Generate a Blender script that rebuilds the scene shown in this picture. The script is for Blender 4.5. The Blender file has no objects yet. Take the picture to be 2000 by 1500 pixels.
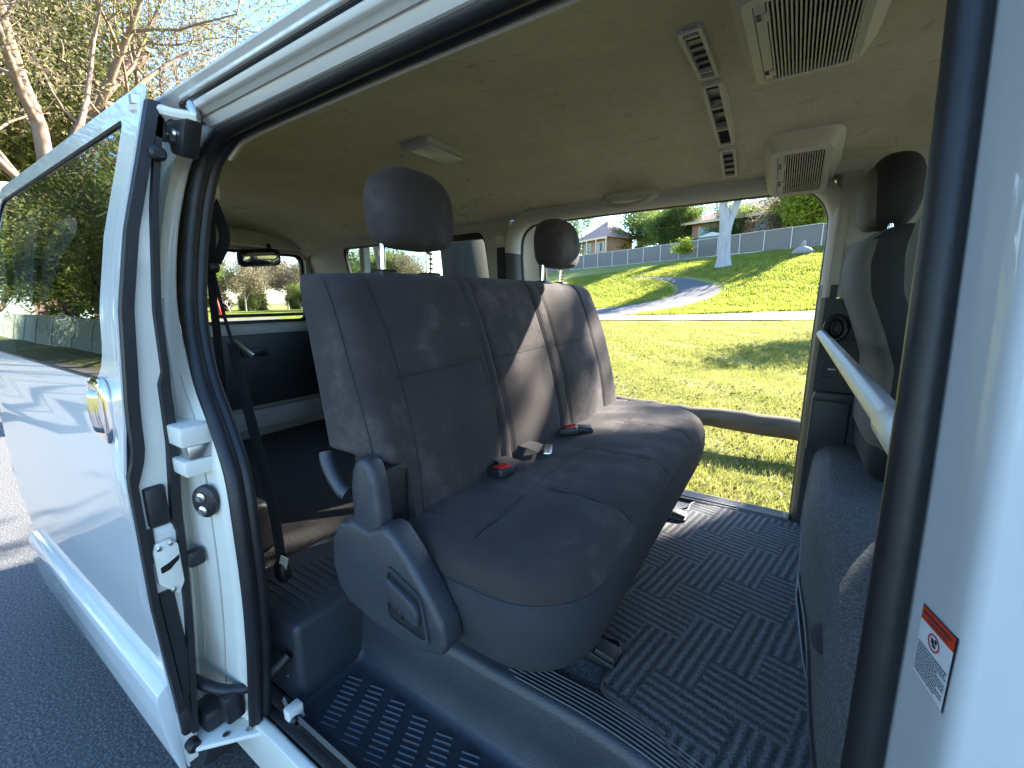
import bpy, bmesh, math, random
import numpy as np
from mathutils import Vector, Matrix
R = math.radians
random.seed(7); rng = np.random.default_rng(11)
sc = bpy.context.scene
COL = sc.collection

# ---------------------------------------------------------------- camera, sky, sun, exposure
cam_d = bpy.data.cameras.new('camera'); cam = bpy.data.objects.new('camera', cam_d); COL.objects.link(cam)
cam_d.sensor_width = 36.0; cam_d.lens = 830 / 2000 * 36.0; cam_d.clip_start = 0.02; cam_d.clip_end = 2000
yaw, pitch, roll = R(33.0), R(11.15), R(-0.47)
_f = Vector((-math.sin(yaw) * math.cos(pitch), math.cos(yaw) * math.cos(pitch), -math.sin(pitch)))
_r = Vector((math.cos(yaw), math.sin(yaw), 0)); _u = _r.cross(_f)
_r2 = _r * math.cos(roll) + _u * math.sin(roll); _u2 = _u * math.cos(roll) - _r * math.sin(roll)
M = Matrix((_r2, _u2, -_f)).transposed().to_4x4(); M.translation = Vector((0, -0.35, 1.44))
cam.matrix_world = M
sc.camera = cam

SUN = Vector((0.43, 1.0, 0.64)).normalized()          # direction to the sun
w = bpy.data.worlds.new('World'); sc.world = w; w.use_nodes = True
nt = w.node_tree; bg = nt.nodes['Background']
sky = nt.nodes.new('ShaderNodeTexSky'); sky.sky_type = 'NISHITA'; sky.sun_disc = False
sky.sun_elevation = math.asin(SUN.z); sky.sun_rotation = math.atan2(SUN.x, SUN.y)
sky.air_density = 1.0; sky.dust_density = 0.3; sky.ozone_density = 3.0
hs = nt.nodes.new('ShaderNodeHueSaturation'); hs.inputs['Saturation'].default_value = 1.12
nt.links.new(sky.outputs[0], hs.inputs['Color']); nt.links.new(hs.outputs[0], bg.inputs[0]); bg.inputs[1].default_value = 0.115
sl = bpy.data.lights.new('sun', 'SUN'); sun = bpy.data.objects.new('sun', sl); COL.objects.link(sun)
sl.energy = 5.0; sl.angle = R(0.5); sl.color = (1.0, 0.93, 0.82)
sun.rotation_euler = (-SUN).to_track_quat('-Z', 'Y').to_euler()
sc.view_settings.view_transform = 'Standard'; sc.view_settings.look = 'None'
sc.view_settings.gamma = 1; sc.view_settings.exposure = 3.0; sc.view_settings.use_curve_mapping = False
cy = sc.cycles
cy.use_denoising = True; cy.max_bounces = 10; cy.diffuse_bounces = 5; cy.glossy_bounces = 5
cy.transmission_bounces = 8; cy.transparent_max_bounces = 16; cy.sample_clamp_indirect = 6.0
cy.caustics_reflective = False; cy.caustics_refractive = False

# ---------------------------------------------------------------- materials
MATS = {}
def mat(name, col, rough=0.6, metal=0.0, var=0.0, vscale=6.0, bump=0.0, bscale=60.0, coat=0.0, spec=0.5,
        col2=None, sheen=0.0, detail=6, stretch=None, sss=None):
    m = bpy.data.materials.new(name); m.use_nodes = True; n = m.node_tree.nodes; L = m.node_tree.links
    p = n['Principled BSDF']
    p.inputs['Base Color'].default_value = (*col, 1); p.inputs['Roughness'].default_value = rough
    p.inputs['Metallic'].default_value = metal; p.inputs['Specular IOR Level'].default_value = spec
    if coat: p.inputs['Coat Weight'].default_value = coat; p.inputs['Coat Roughness'].default_value = 0.03
    if sheen: p.inputs['Sheen Weight'].default_value = sheen; p.inputs['Sheen Roughness'].default_value = 0.5
    tc = n.new('ShaderNodeTexCoord'); src = tc.outputs['Object']
    if stretch:
        mp = n.new('ShaderNodeMapping'); mp.inputs['Scale'].default_value = stretch
        L.new(src, mp.inputs[0]); src = mp.outputs[0]
    if var or col2:
        t = n.new('ShaderNodeTexNoise'); t.inputs['Scale'].default_value = vscale; t.inputs['Detail'].default_value = detail
        t.inputs['Roughness'].default_value = 0.65; L.new(src, t.inputs['Vector'])
        r = n.new('ShaderNodeValToRGB'); r.color_ramp.elements[0].position = 0.3; r.color_ramp.elements[1].position = 0.7
        c2 = col2 or tuple(min(1, c * (1 + var)) for c in col); c1 = col if col2 else tuple(c * (1 - var) for c in col)
        r.color_ramp.elements[0].color = (*c1, 1); r.color_ramp.elements[1].color = (*c2, 1)
        L.new(t.outputs['Fac'], r.inputs[0]); L.new(r.outputs[0], p.inputs['Base Color'])
    if bump:
        t = n.new('ShaderNodeTexNoise'); t.inputs['Scale'].default_value = bscale; t.inputs['Detail'].default_value = 4
        L.new(src, t.inputs['Vector'])
        b = n.new('ShaderNodeBump'); b.inputs['Strength'].default_value = bump; b.inputs['Distance'].default_value = 0.004
        L.new(t.outputs['Fac'], b.inputs['Height']); L.new(b.outputs[0], p.inputs['Normal'])
    MATS[name] = m
    return m

mat('paint', (0.62, 0.625, 0.62), 0.35, coat=1.0, bump=0.02, bscale=9)
mat('jamb_paint', (0.70, 0.68, 0.60), 0.45, coat=0.4, var=0.05, vscale=7)
mat('pillar_paint', (0.52, 0.535, 0.545), 0.5, coat=0.25, var=0.03, vscale=5)
mat('rubber', (0.012, 0.012, 0.014), 0.5, bump=0.15, bscale=120, var=0.3, vscale=25)
mat('black_plastic', (0.014, 0.014, 0.016), 0.45, bump=0.2, bscale=250)
mat('slate_plastic', (0.034, 0.037, 0.044), 0.36, bump=0.35, bscale=420, var=0.12, vscale=8)
mat('tray_plastic', (0.034, 0.038, 0.046), 0.36, bump=0.3, bscale=350, var=0.25, vscale=5)
mat('beige_trim', (0.56, 0.52, 0.42), 0.6, bump=0.25, bscale=300, var=0.05)
mat('grey_trim', (0.40, 0.385, 0.34), 0.62, bump=0.25, bscale=300, var=0.05)
mat('tray_rib', (0.10, 0.105, 0.115), 0.4)  # paler than the tray: scuff wear plus the ribs' highlight lines in the colour
mat('dark_trim', (0.030, 0.034, 0.038), 0.5, bump=0.3, bscale=300, var=0.1)
mat('carpet', (0.034, 0.035, 0.038), 0.95, bump=1.0, bscale=260, col2=(0.17, 0.172, 0.18), vscale=190, detail=3)
mat('cargo_carpet', (0.016, 0.0145, 0.014), 0.95, bump=1.0, bscale=230, col2=(0.04, 0.036, 0.034), vscale=110)
mat('bed_board', (0.42, 0.42, 0.42), 0.6, var=0.12, vscale=5)
mat('skirt_fabric', (0.026, 0.027, 0.032), 0.85, bump=0.5, bscale=500, var=0.12, vscale=12)
mat('front_seat_back', (0.11, 0.108, 0.10), 0.9, bump=0.5, bscale=420, var=0.08, vscale=10)
mat('front_seat_black', (0.016, 0.016, 0.019), 0.9, bump=0.6, bscale=420, var=0.2, vscale=14)
mat('chrome', (0.85, 0.85, 0.86), 0.06, metal=1.0)
mat('steel', (0.55, 0.55, 0.56), 0.3, metal=1.0, var=0.1)
mat('white_plastic', (0.62, 0.62, 0.60), 0.4, var=0.05, vscale=20)
mat('bar_paint', (0.42, 0.42, 0.42), 0.35, var=0.1, vscale=40)
mat('lens', (0.60, 0.58, 0.50), 0.3)
mat('red_plastic', (0.55, 0.01, 0.012), 0.35)
mat('belt', (0.016, 0.016, 0.018), 0.7, bump=0.5, bscale=300, var=0.2, vscale=60)
mat('sticker_white', (0.72, 0.74, 0.76), 0.45); mat('sticker_red', (0.62, 0.045, 0.01), 0.45)
mat('ink', (0.03, 0.03, 0.05), 0.6); mat('ink_red', (0.55, 0.03, 0.05), 0.5)
mat('tyre', (0.02, 0.02, 0.021), 0.8, bump=0.4, bscale=80); mat('rim', (0.35, 0.35, 0.36), 0.4, metal=0.7)
mat('hole', (0.004, 0.004, 0.004), 0.9)
mat('tag_paper', (0.7, 0.66, 0.52), 0.8)
mat('mirror_glass', (0.7, 0.7, 0.72), 0.03, metal=1.0)
mat('log', (0.035, 0.026, 0.015), 0.95, bump=1.0, bscale=25, col2=(0.105, 0.085, 0.055), vscale=9, stretch=(0.25, 1, 1))
mat('fence_sheet', (0.165, 0.142, 0.125), 0.6, var=0.05, vscale=1); mat('fence_frame', (0.55, 0.52, 0.46), 0.6)
mat('fence_green', (0.20, 0.245, 0.185), 0.6, var=0.06, vscale=2)
mat('brick', (0.36, 0.20, 0.13), 0.9, var=0.15, vscale=3); mat('roof_tile', (0.34, 0.20, 0.165), 0.8, var=0.35, vscale=6, bump=0.5, bscale=8)
mat('roof_tile2', (0.34, 0.19, 0.15), 0.8, var=0.3, vscale=5, bump=0.5, bscale=8)
mat('cream', (0.62, 0.50, 0.30), 0.7); mat('timber_dark', (0.10, 0.06, 0.045), 0.8, var=0.2)
mat('house_glass', (0.03, 0.035, 0.04), 0.08, coat=0.5)
mat('bark_gum', (0.28, 0.26, 0.25), 0.85, bump=0.6, bscale=6, col2=(0.44, 0.42, 0.40), vscale=2.5, stretch=(1, 1, 0.3))
mat('bark_brown', (0.13, 0.085, 0.06), 0.95, bump=1.0, bscale=14, col2=(0.27, 0.19, 0.14), vscale=6, stretch=(1, 1, 0.25))
mat('bark_shaded', (0.010, 0.009, 0.008), 0.95, bump=1.0, bscale=9, col2=(0.036, 0.029, 0.025), vscale=4.2, stretch=(1, 1, 0.2))  # dark bark, with the shade of a neighbouring tree put into the colour
mat('bark_grey', (0.22, 0.19, 0.16), 0.95, bump=0.8, bscale=14, col2=(0.38, 0.34, 0.28), vscale=6, stretch=(1, 1, 0.25))
mat('stone', (0.26, 0.24, 0.22), 0.9, bump=1, bscale=8, var=0.2)
mat('yellow_paint', (0.75, 0.68, 0.02), 0.4); mat('red_paint', (0.62, 0.035, 0.015), 0.4)
mat('concrete', (0.105, 0.088, 0.075), 0.9, var=0.12, vscale=1.5, bump=0.4, bscale=20)
mat('path_asphalt', (0.058, 0.055, 0.056), 0.9, var=0.12, vscale=0.8, bump=0.4, bscale=20)
mat('kerb', (0.34, 0.33, 0.31), 0.9, var=0.15, vscale=3, bump=0.5, bscale=30)
mat('dry_leaf', (0.24, 0.17, 0.10), 0.8, var=0.4, vscale=12); mat('car_blue', (0.05, 0.12, 0.25), 0.3, coat=1)

def leafmat(name, c1, c2, trans=0.35, vscale=0.7):
    m = bpy.data.materials.new(name); m.use_nodes = True; n = m.node_tree.nodes; L = m.node_tree.links
    p = n['Principled BSDF']; p.inputs['Roughness'].default_value = 0.55; p.inputs['Specular IOR Level'].default_value = 0.3
    ge = n.new('ShaderNodeNewGeometry'); t = n.new('ShaderNodeTexNoise'); t.inputs['Scale'].default_value = vscale
    t.inputs['Detail'].default_value = 8; t.inputs['Roughness'].default_value = 0.8; L.new(ge.outputs['Position'], t.inputs['Vector'])
    r = n.new('ShaderNodeValToRGB'); e = r.color_ramp.elements
    e[0].position = 0.32; e[1].position = 0.68; e[0].color = (*c1, 1); e[1].color = (*c2, 1)
    L.new(t.outputs['Fac'], r.inputs[0]); L.new(r.outputs[0], p.inputs['Base Color'])
    tr = n.new('ShaderNodeBsdfTranslucent'); L.new(r.outputs[0], tr.inputs['Color'])
    mx = n.new('ShaderNodeMixShader'); mx.inputs[0].default_value = trans
    L.new(p.outputs[0], mx.inputs[1]); L.new(tr.outputs[0], mx.inputs[2]); L.new(mx.outputs[0], n['Material Output'].inputs[0])
    MATS[name] = m; return m
leafmat('leaf_green', (0.06, 0.10, 0.016), (0.17, 0.22, 0.045), 0.55)
leafmat('leaf_dark', (0.015, 0.03, 0.01), (0.05, 0.08, 0.025))
leafmat('leaf_olive', (0.08, 0.095, 0.035), (0.20, 0.21, 0.09), 0.5)
leafmat('leaf_lime', (0.20, 0.27, 0.02), (0.42, 0.44, 0.06), 0.65)
leafmat('leaf_dry', (0.14, 0.11, 0.06), (0.28, 0.23, 0.14))
leafmat('leaf_blossom', (0.15, 0.125, 0.06), (0.36, 0.31, 0.17), 0.45, 1.2)
leafmat('leaf_yellow', (0.09, 0.11, 0.025), (0.24, 0.24, 0.07), 0.45)
leafmat('grass_blade', (0.11, 0.165, 0.016), (0.36, 0.36, 0.07), 0.62, 1.6)
leafmat('grass_near', (0.105, 0.14, 0.018), (0.31, 0.285, 0.085), 0.6, 2.5)

def glass(name, tint, ior=1.5, refl=1.0):
    m = bpy.data.materials.new(name); m.use_nodes = True; n = m.node_tree.nodes; L = m.node_tree.links
    n.remove(n['Principled BSDF'])
    t = n.new('ShaderNodeBsdfTransparent'); t.inputs[0].default_value = (*tint, 1)
    g = n.new('ShaderNodeBsdfGlossy'); g.inputs['Roughness'].default_value = 0.0; g.inputs[0].default_value = (refl, refl, refl, 1)
    f = n.new('ShaderNodeFresnel'); ge = n.new('ShaderNodeNewGeometry'); mr = n.new('ShaderNodeMapRange')
    mr.inputs['To Min'].default_value = ior; mr.inputs['To Max'].default_value = 1 / ior      # same pane from either side
    L.new(ge.outputs['Backfacing'], mr.inputs['Value']); L.new(mr.outputs[0], f.inputs[0])
    mx = n.new('ShaderNodeMixShader'); L.new(f.outputs[0], mx.inputs[0]); L.new(t.outputs[0], mx.inputs[1]); L.new(g.outputs[0], mx.inputs[2])
    L.new(mx.outputs[0], n['Material Output'].inputs[0]); MATS[name] = m
glass('clear_glass', (0.86, 0.90, 0.87)); glass('thin_glass', (0.80, 0.84, 0.81), 1.3, .45); glass('tint_glass', (0.10, 0.12, 0.115), 3.0, 1.0)

def node_mat(name, build, rough=0.9, spec=0.4):
    m = bpy.data.materials.new(name); m.use_nodes = True; p = m.node_tree.nodes['Principled BSDF']
    p.inputs['Roughness'].default_value = rough; p.inputs['Specular IOR Level'].default_value = spec
    build(m.node_tree, p); MATS[name] = m
def N(t, kind, **kw):
    n = t.nodes.new(kind)
    for k, v in kw.items():
        if k.startswith('i_'):
            key = k[2:]; key = int(key) if key.isdigit() else key
            n.inputs[key].default_value = v
        else: setattr(n, k, v)
    return n
def MATH(t, op, a, b=None, c=None):
    n = t.nodes.new('ShaderNodeMath'); n.operation = op
    for i, s in enumerate((a, b, c)):
        if s is None: continue
        if isinstance(s, (int, float)): n.inputs[i].default_value = s
        else: t.links.new(s, n.inputs[i])
    return n.outputs[0]
def NOISE(t, vec, scale, detail=6, rough=0.6):
    n = N(t, 'ShaderNodeTexNoise'); n.inputs['Scale'].default_value = scale; n.inputs['Detail'].default_value = detail
    n.inputs['Roughness'].default_value = rough
    if vec is not None: t.links.new(vec, n.inputs['Vector'])
    return n.outputs['Fac']
def RAMP(t, fac, stops):
    r = N(t, 'ShaderNodeValToRGB'); e = r.color_ramp.elements
    while len(e) < len(stops): e.new(0.5)
    for el, (p, c) in zip(e, stops): el.position = p; el.color = (*c, 1)
    t.links.new(fac, r.inputs[0]); return r.outputs[0]
def MIX(t, fac, a, b, blend='MIX'):
    n = N(t, 'ShaderNodeMix', data_type='RGBA', blend_type=blend)
    for i, s in ((0, fac), (6, a), (7, b)):
        if isinstance(s, tuple): n.inputs[i].default_value = (*s, 1)
        elif isinstance(s, (int, float)): n.inputs[i].default_value = s
        else: t.links.new(s, n.inputs[i])
    return n.outputs[2]
def BUMP(t, h, p, strength, dist=0.01):
    b = N(t, 'ShaderNodeBump'); b.inputs['Strength'].default_value = strength; b.inputs['Distance'].default_value = dist
    t.links.new(h, b.inputs['Height']); t.links.new(b.outputs[0], p.inputs['Normal'])
def POS(t): return N(t, 'ShaderNodeNewGeometry').outputs['Position']

def b_headliner(t, p):
    v = POS(t)
    weave = NOISE(t, v, 420, 3); blot = MATH(t, 'ADD', MATH(t, 'MULTIPLY', NOISE(t, v, 3.0, 5, 0.6), .6), MATH(t, 'MULTIPLY', NOISE(t, v, 38, 4, .7), .4))
    base = RAMP(t, blot, [(0.35, (0.48, 0.43, 0.28)), (0.65, (0.66, 0.60, 0.41))])
    base = MIX(t, MATH(t, 'MULTIPLY', weave, 0.35), base, (0.40, 0.355, 0.25), 'MIX')
    # scuffs: thin dark threads where a stretched, warped noise crosses its middle value
    for sx, sy, sc_, wd, seed in ((1.2, 5, 1.0, 0.006, 1.3), (4, 1.0, 1.0, 0.005, 7.7)):
        mp = N(t, 'ShaderNodeMapping'); mp.inputs['Scale'].default_value = (sx, sy, 1); mp.inputs['Location'].default_value = (seed, seed * 2, 0)
        mp.inputs['Rotation'].default_value = (0, 0, seed)
        t.links.new(v, mp.inputs[0]); nz = NOISE(t, mp.outputs[0], 2.2, 1.5, 0.5)
        line = MATH(t, 'LESS_THAN', MATH(t, 'ABSOLUTE', MATH(t, 'SUBTRACT', nz, 0.5)), wd)
        gate = MATH(t, 'GREATER_THAN', NOISE(t, v, 5.0 + seed, 2), 0.54)
        base = MIX(t, MATH(t, 'MULTIPLY', MATH(t, 'MULTIPLY', line, gate), 0.22), base, (0.09, 0.075, 0.05))
    t.links.new(base, p.inputs['Base Color']); BUMP(t, weave, p, 0.5, 0.002)
node_mat('headliner', b_headliner, 0.95)

def b_fabric(t, p):
    v = POS(t)
    nap = NOISE(t, v, 11, 6, 0.65); big = NOISE(t, v, 4.5, 3, 0.5); weave = NOISE(t, v, 520, 2)
    mp = N(t, 'ShaderNodeMapping'); mp.inputs['Scale'].default_value = (1, .35, 1); mp.inputs['Rotation'].default_value = (0, 0, .5); t.links.new(v, mp.inputs[0])
    brush = NOISE(t, mp.outputs[0], 9, 4, 0.6)
    f = MATH(t, 'ADD', MATH(t, 'MULTIPLY', nap, .45), MATH(t, 'ADD', MATH(t, 'MULTIPLY', big, .25), MATH(t, 'MULTIPLY', brush, .30)))
    col = RAMP(t, f, [(0.40, (0.036, 0.028, 0.027)), (0.52, (0.050, 0.040, 0.038)), (0.57, (0.078, 0.064, 0.060)), (0.66, (0.130, 0.110, 0.103))])
    col = MIX(t, MATH(t, 'MULTIPLY', weave, .5), col, (0.018, 0.015, 0.017))
    t.links.new(col, p.inputs['Base Color']); BUMP(t, weave, p, .5, .0015)
    p.inputs['Sheen Weight'].default_value = .05; p.inputs['Sheen Roughness'].default_value = .5
node_mat('seat_fabric', b_fabric, .95, .3)

def b_mat(t, p):
    tc = N(t, 'ShaderNodeTexCoord').outputs['Object']
    mp = N(t, 'ShaderNodeMapping'); mp.inputs['Rotation'].default_value = (0, 0, R(12)); t.links.new(tc, mp.inputs[0])
    warp = N(t, 'ShaderNodeTexNoise'); warp.inputs['Scale'].default_value = 60; t.links.new(mp.outputs[0], warp.inputs['Vector'])
    add = N(t, 'ShaderNodeVectorMath', operation='MULTIPLY_ADD'); t.links.new(warp.outputs['Color'], add.inputs[0])
    add.inputs[1].default_value = (0.006, 0.006, 0); t.links.new(mp.outputs[0], add.inputs[2])
    s = N(t, 'ShaderNodeSeparateXYZ'); t.links.new(add.outputs[0], s.inputs[0]); x, y = s.outputs[0], s.outputs[1]
    cell = 0.108
    row = MATH(t, 'FLOOR', MATH(t, 'DIVIDE', y, cell))
    xs = MATH(t, 'ADD', x, MATH(t, 'MULTIPLY', row, cell * 0.75))
    cx = MATH(t, 'FLOOR', MATH(t, 'DIVIDE', xs, cell * 1.5))
    chk = MATH(t, 'MODULO', MATH(t, 'ABSOLUTE', MATH(t, 'ADD', cx, row)), 2.0)
    fr = 2 * math.pi / 0.0216
    s1 = MATH(t, 'SINE', MATH(t, 'MULTIPLY', x, fr)); s2 = MATH(t, 'SINE', MATH(t, 'MULTIPLY', y, fr))
    st = MATH(t, 'ADD', MATH(t, 'MULTIPLY', s1, chk), MATH(t, 'MULTIPLY', s2, MATH(t, 'SUBTRACT', 1.0, chk)))
    pile = NOISE(t, tc, 260, 4, .8)
    f = MATH(t, 'ADD', MATH(t, 'MULTIPLY', MATH(t, 'MULTIPLY', st, 0.26), NOISE(t, tc, 22, 3, .7)), pile)
    col = RAMP(t, f, [(0.30, (0.030, 0.031, 0.034)), (0.5, (0.095, 0.096, 0.10)), (0.72, (0.24, 0.242, 0.25))])
    t.links.new(col, p.inputs['Base Color']); BUMP(t, f, p, 0.9, 0.006)
node_mat('mat_weave', b_mat, 0.95)

def b_road(t, p):
    v = POS(t)
    agg = NOISE(t, v, 110, 5, 0.8); big = NOISE(t, v, 0.9, 5)
    col = RAMP(t, agg, [(0.36, (0.028, 0.028, 0.030)), (0.5, (0.085, 0.085, 0.088)), (0.62, (0.26, 0.26, 0.255))])
    col = MIX(t, MATH(t, 'MULTIPLY', big, 0.35), col, (0.085, 0.08, 0.077))
    t.links.new(col, p.inputs['Base Color']); BUMP(t, agg, p, 0.7, 0.006)
node_mat('asphalt', b_road, 0.85)

def b_lawn(t, p):
    v = POS(t)
    f = NOISE(t, v, 14, 8, 0.8); big = NOISE(t, v, 0.28, 5, 0.6)
    col = RAMP(t, f, [(0.3, (0.09, 0.11, 0.014)), (0.5, (0.17, 0.175, 0.026)), (0.72, (0.30, 0.265, 0.075))])
    col = MIX(t, RAMP(t, big, [(0.42, (0, 0, 0)), (0.68, (0.8, 0.8, 0.8))]), col, (0.21, 0.185, 0.065))
    t.links.new(col, p.inputs['Base Color']); BUMP(t, f, p, 1.0, 0.05)
node_mat('lawn', b_lawn, 0.95, 0.2)
def b_bank(t, p):
    v = POS(t); f = NOISE(t, v, 6, 8, 0.8)
    t.links.new(RAMP(t, f, [(0.3, (0.06, 0.05, 0.03)), (0.5, (0.10, 0.11, 0.03)), (0.7, (0.2, 0.17, 0.1))]), p.inputs['Base Color'])
    BUMP(t, f, p, 1.0, 0.05)
node_mat('bank', b_bank, 0.95, 0.2)

# ---------------------------------------------------------------- object helpers
def tag(o, label=None, cat=None, group=None, kind=None):
    if label: o['label'] = label
    if cat: o['category'] = cat
    if group: o['group'] = group
    if kind: o['kind'] = kind
    return o
def thing(name, label, cat, loc=(0, 0, 0), rz=0, group=None):
    o = bpy.data.objects.new(name, None); COL.objects.link(o); o.location = loc; o.rotation_euler = (0, 0, rz)
    o.empty_display_size = 0.1
    return tag(o, label, cat, group)
def link(name, me, parent=None, loc=None):
    o = bpy.data.objects.new(name, me); COL.objects.link(o)
    if parent is not None: o.parent = parent
    if loc is not None: o.location = loc
    return o
def mk(name, v, f, m, parent=None, smooth=35, recalc=True):
    me = bpy.data.meshes.new(name); me.from_pydata([tuple(p) for p in v], [], [tuple(q) for q in f])
    if recalc:
        bm = bmesh.new(); bm.from_mesh(me); bmesh.ops.recalc_face_normals(bm, faces=bm.faces); bm.to_mesh(me); bm.free()
    return fin(name, me, m, parent, smooth)
def fin(name, me, m, parent=None, smooth=35):
    me.materials.append(MATS[m] if isinstance(m, str) else m)
    if smooth is not None:
        me.polygons.foreach_set('use_smooth', [True] * len(me.polygons)); me.set_sharp_from_angle(angle=R(smooth))
    me.update()
    return link(name, me, parent)
def from_bm(name, bm, m, parent=None, smooth=35):
    bmesh.ops.recalc_face_normals(bm, faces=bm.faces)
    me = bpy.data.meshes.new(name); bm.to_mesh(me); bm.free()
    return fin(name, me, m, parent, smooth)
def bm_box(bm, x0, x1, y0, y1, z0, z1, bev=0.0, seg=2, mtx=None):
    vs = [bm.verts.new(p) for p in ((x0, y0, z0), (x1, y0, z0), (x1, y1, z0), (x0, y1, z0), (x0, y0, z1), (x1, y0, z1), (x1, y1, z1), (x0, y1, z1))]
    fs = [bm.faces.new([vs[i] for i in q]) for q in ((3, 2, 1, 0), (4, 5, 6, 7), (0, 1, 5, 4), (1, 2, 6, 5), (2, 3, 7, 6), (3, 0, 4, 7))]
    if mtx is not None: bmesh.ops.transform(bm, matrix=mtx, verts=vs)
    if bev:
        es = {e for f in fs for e in f.edges}
        bmesh.ops.bevel(bm, geom=list(es), offset=bev, segments=seg, affect='EDGES', profile=0.5)
def box(name, x0, x1, y0, y1, z0, z1, m, parent=None, bev=0.004, seg=2, mtx=None):
    bm = bmesh.new(); bm_box(bm, x0, x1, y0, y1, z0, z1, bev, seg, mtx); return from_bm(name, bm, m, parent)
def prism(name, pts, axis, a0, a1, m, parent=None, bev=0.004, seg=2, smooth=35):
    """extrude a polygon (two coords in the other axes, in order) along an axis"""
    def P(q, a): return {0: (a, q[0], q[1]), 1: (q[0], a, q[1]), 2: (q[0], q[1], a)}[axis]
    bm = bmesh.new(); lo = [bm.verts.new(P(q, a0)) for q in pts]; hi = [bm.verts.new(P(q, a1)) for q in pts]
    n = len(pts); bm.faces.new(lo[::-1]); bm.faces.new(hi)
    for i in range(n): bm.faces.new((lo[i], lo[(i + 1) % n], hi[(i + 1) % n], hi[i]))
    bmesh.ops.recalc_face_normals(bm, faces=bm.faces)
    if bev: bmesh.ops.bevel(bm, geom=list(bm.edges), offset=bev, segments=seg, affect='EDGES', profile=0.5)
    return from_bm(name, bm, m, parent, smooth)
def smooth_path(pts, sub=6, closed=False):
    P = [Vector(p) for p in pts]; n = len(P); out = []
    rngi = range(n) if closed else range(n - 1)
    for i in rngi:
        p0 = P[(i - 1) % n] if (closed or i > 0) else P[0]; p1 = P[i]; p2 = P[(i + 1) % n]
        p3 = P[(i + 2) % n] if (closed or i + 2 < n) else P[-1]
        for k in range(sub):
            t = k / sub
            out.append(0.5 * ((2 * p1) + (-p0 + p2) * t + (2 * p0 - 5 * p1 + 4 * p2 - p3) * t * t + (-p0 + 3 * p1 - 3 * p2 + p3) * t ** 3))
    if not closed: out.append(P[-1])
    return out
def tube_data(path, rad, n=8, cap=True):
    """round tube along a path; rad a number or a list"""
    P = [Vector(p) for p in path]; k = len(P); rad = [rad] * k if isinstance(rad, (int, float)) else rad
    v, f = [], []; up = None
    for i in range(k):
        t = (P[min(i + 1, k - 1)] - P[max(i - 1, 0)])
        t = t.normalized() if t.length > 1e-9 else Vector((0, 0, 1))
        if up is None: up = t.orthogonal().normalized()
        else:
            up = up - t * up.dot(t); up = up.normalized() if up.length > 1e-6 else t.orthogonal().normalized()
        s = t.cross(up)
        for j in range(n):
            a = 2 * math.pi * j / n; v.append(P[i] + (up * math.cos(a) + s * math.sin(a)) * rad[i])
    for i in range(k - 1):
        for j in range(n):
            f.append((i * n + j, i * n + (j + 1) % n, (i + 1) * n + (j + 1) % n, (i + 1) * n + j))
    if cap: f.append(tuple(range(n - 1, -1, -1))); f.append(tuple((k - 1) * n + j for j in range(n)))
    return v, f
def tube(name, path, rad, m, parent=None, n=10, smooth=40):
    v, f = tube_data(path, rad, n); return mk(name, v, f, m, parent, smooth)
def ribbon(name, path, width, wdir, m, parent=None, th=0.0015):
    """flat strap of given width along a path"""
    P = [Vector(p) for p in path]; wd = Vector(wdir).normalized(); v, f = [], []
    for i, p in enumerate(P):
        t = (P[min(i + 1, len(P) - 1)] - P[max(i - 1, 0)]).normalized(); w_ = (wd - t * wd.dot(t)).normalized(); nn = t.cross(w_)
        for a, b in ((-1, -1), (1, -1), (1, 1), (-1, 1)): v.append(p + w_ * (width / 2 * a) + nn * (th / 2 * b))
    for i in range(len(P) - 1):
        for j in range(4): f.append((i * 4 + j, i * 4 + (j + 1) % 4, i * 4 + 4 + (j + 1) % 4, i * 4 + 4 + j))
    f += [(0, 1, 2, 3), tuple(len(v) - 4 + j for j in range(4))]
    return mk(name, v, f, m, parent, 30)
def sweep(name, path, prof, frame, m, parent=None, closed=True, smooth=50, caps=True):
    """sweep a closed profile [(a,b)] along a path; frame(i) -> two vectors"""
    v, f = [], []; n = len(prof); k = len(path)
    for i, p in enumerate(path):
        A, B = frame(i)
        for a, b in prof: v.append(Vector(p) + A * a + B * b)
    for i in range(k if closed else k - 1):
        for j in range(n):
            i2 = (i + 1) % k; f.append((i * n + j, i * n + (j + 1) % n, i2 * n + (j + 1) % n, i2 * n + j))
    if not closed and caps: f.append(tuple(range(n))); f.append(tuple((k - 1) * n + j for j in range(n)))
    return mk(name, v, f, m, parent, smooth)
def rrect(x0, x1, z0, z1, r, seg=5, ns=6):
    """rounded rectangle loop, r = one radius or four (bl, br, tr, tl); every corner/side has the same point count"""
    r = (r,) * 4 if isinstance(r, (int, float)) else r
    cs = [(x0 + r[0], z0 + r[0], r[0], 180), (x1 - r[1], z0 + r[1], r[1], 270), (x1 - r[2], z1 - r[2], r[2], 0), (x0 + r[3], z1 - r[3], r[3], 90)]
    out = []
    for i, (cx, cz, rr, a0) in enumerate(cs):
        arc = [(cx + rr * math.cos(R(a0 + 90 * k / seg)), cz + rr * math.sin(R(a0 + 90 * k / seg))) for k in range(seg + 1)]
        out += arc
        nx = cs[(i + 1) % 4]; q = (nx[0] + nx[2] * math.cos(R(nx[3])), nx[1] + nx[2] * math.sin(R(nx[3]))); p = arc[-1]
        out += [(p[0] + (q[0] - p[0]) * k / ns, p[1] + (q[1] - p[1]) * k / ns) for k in range(1, ns)]
    return out
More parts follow.
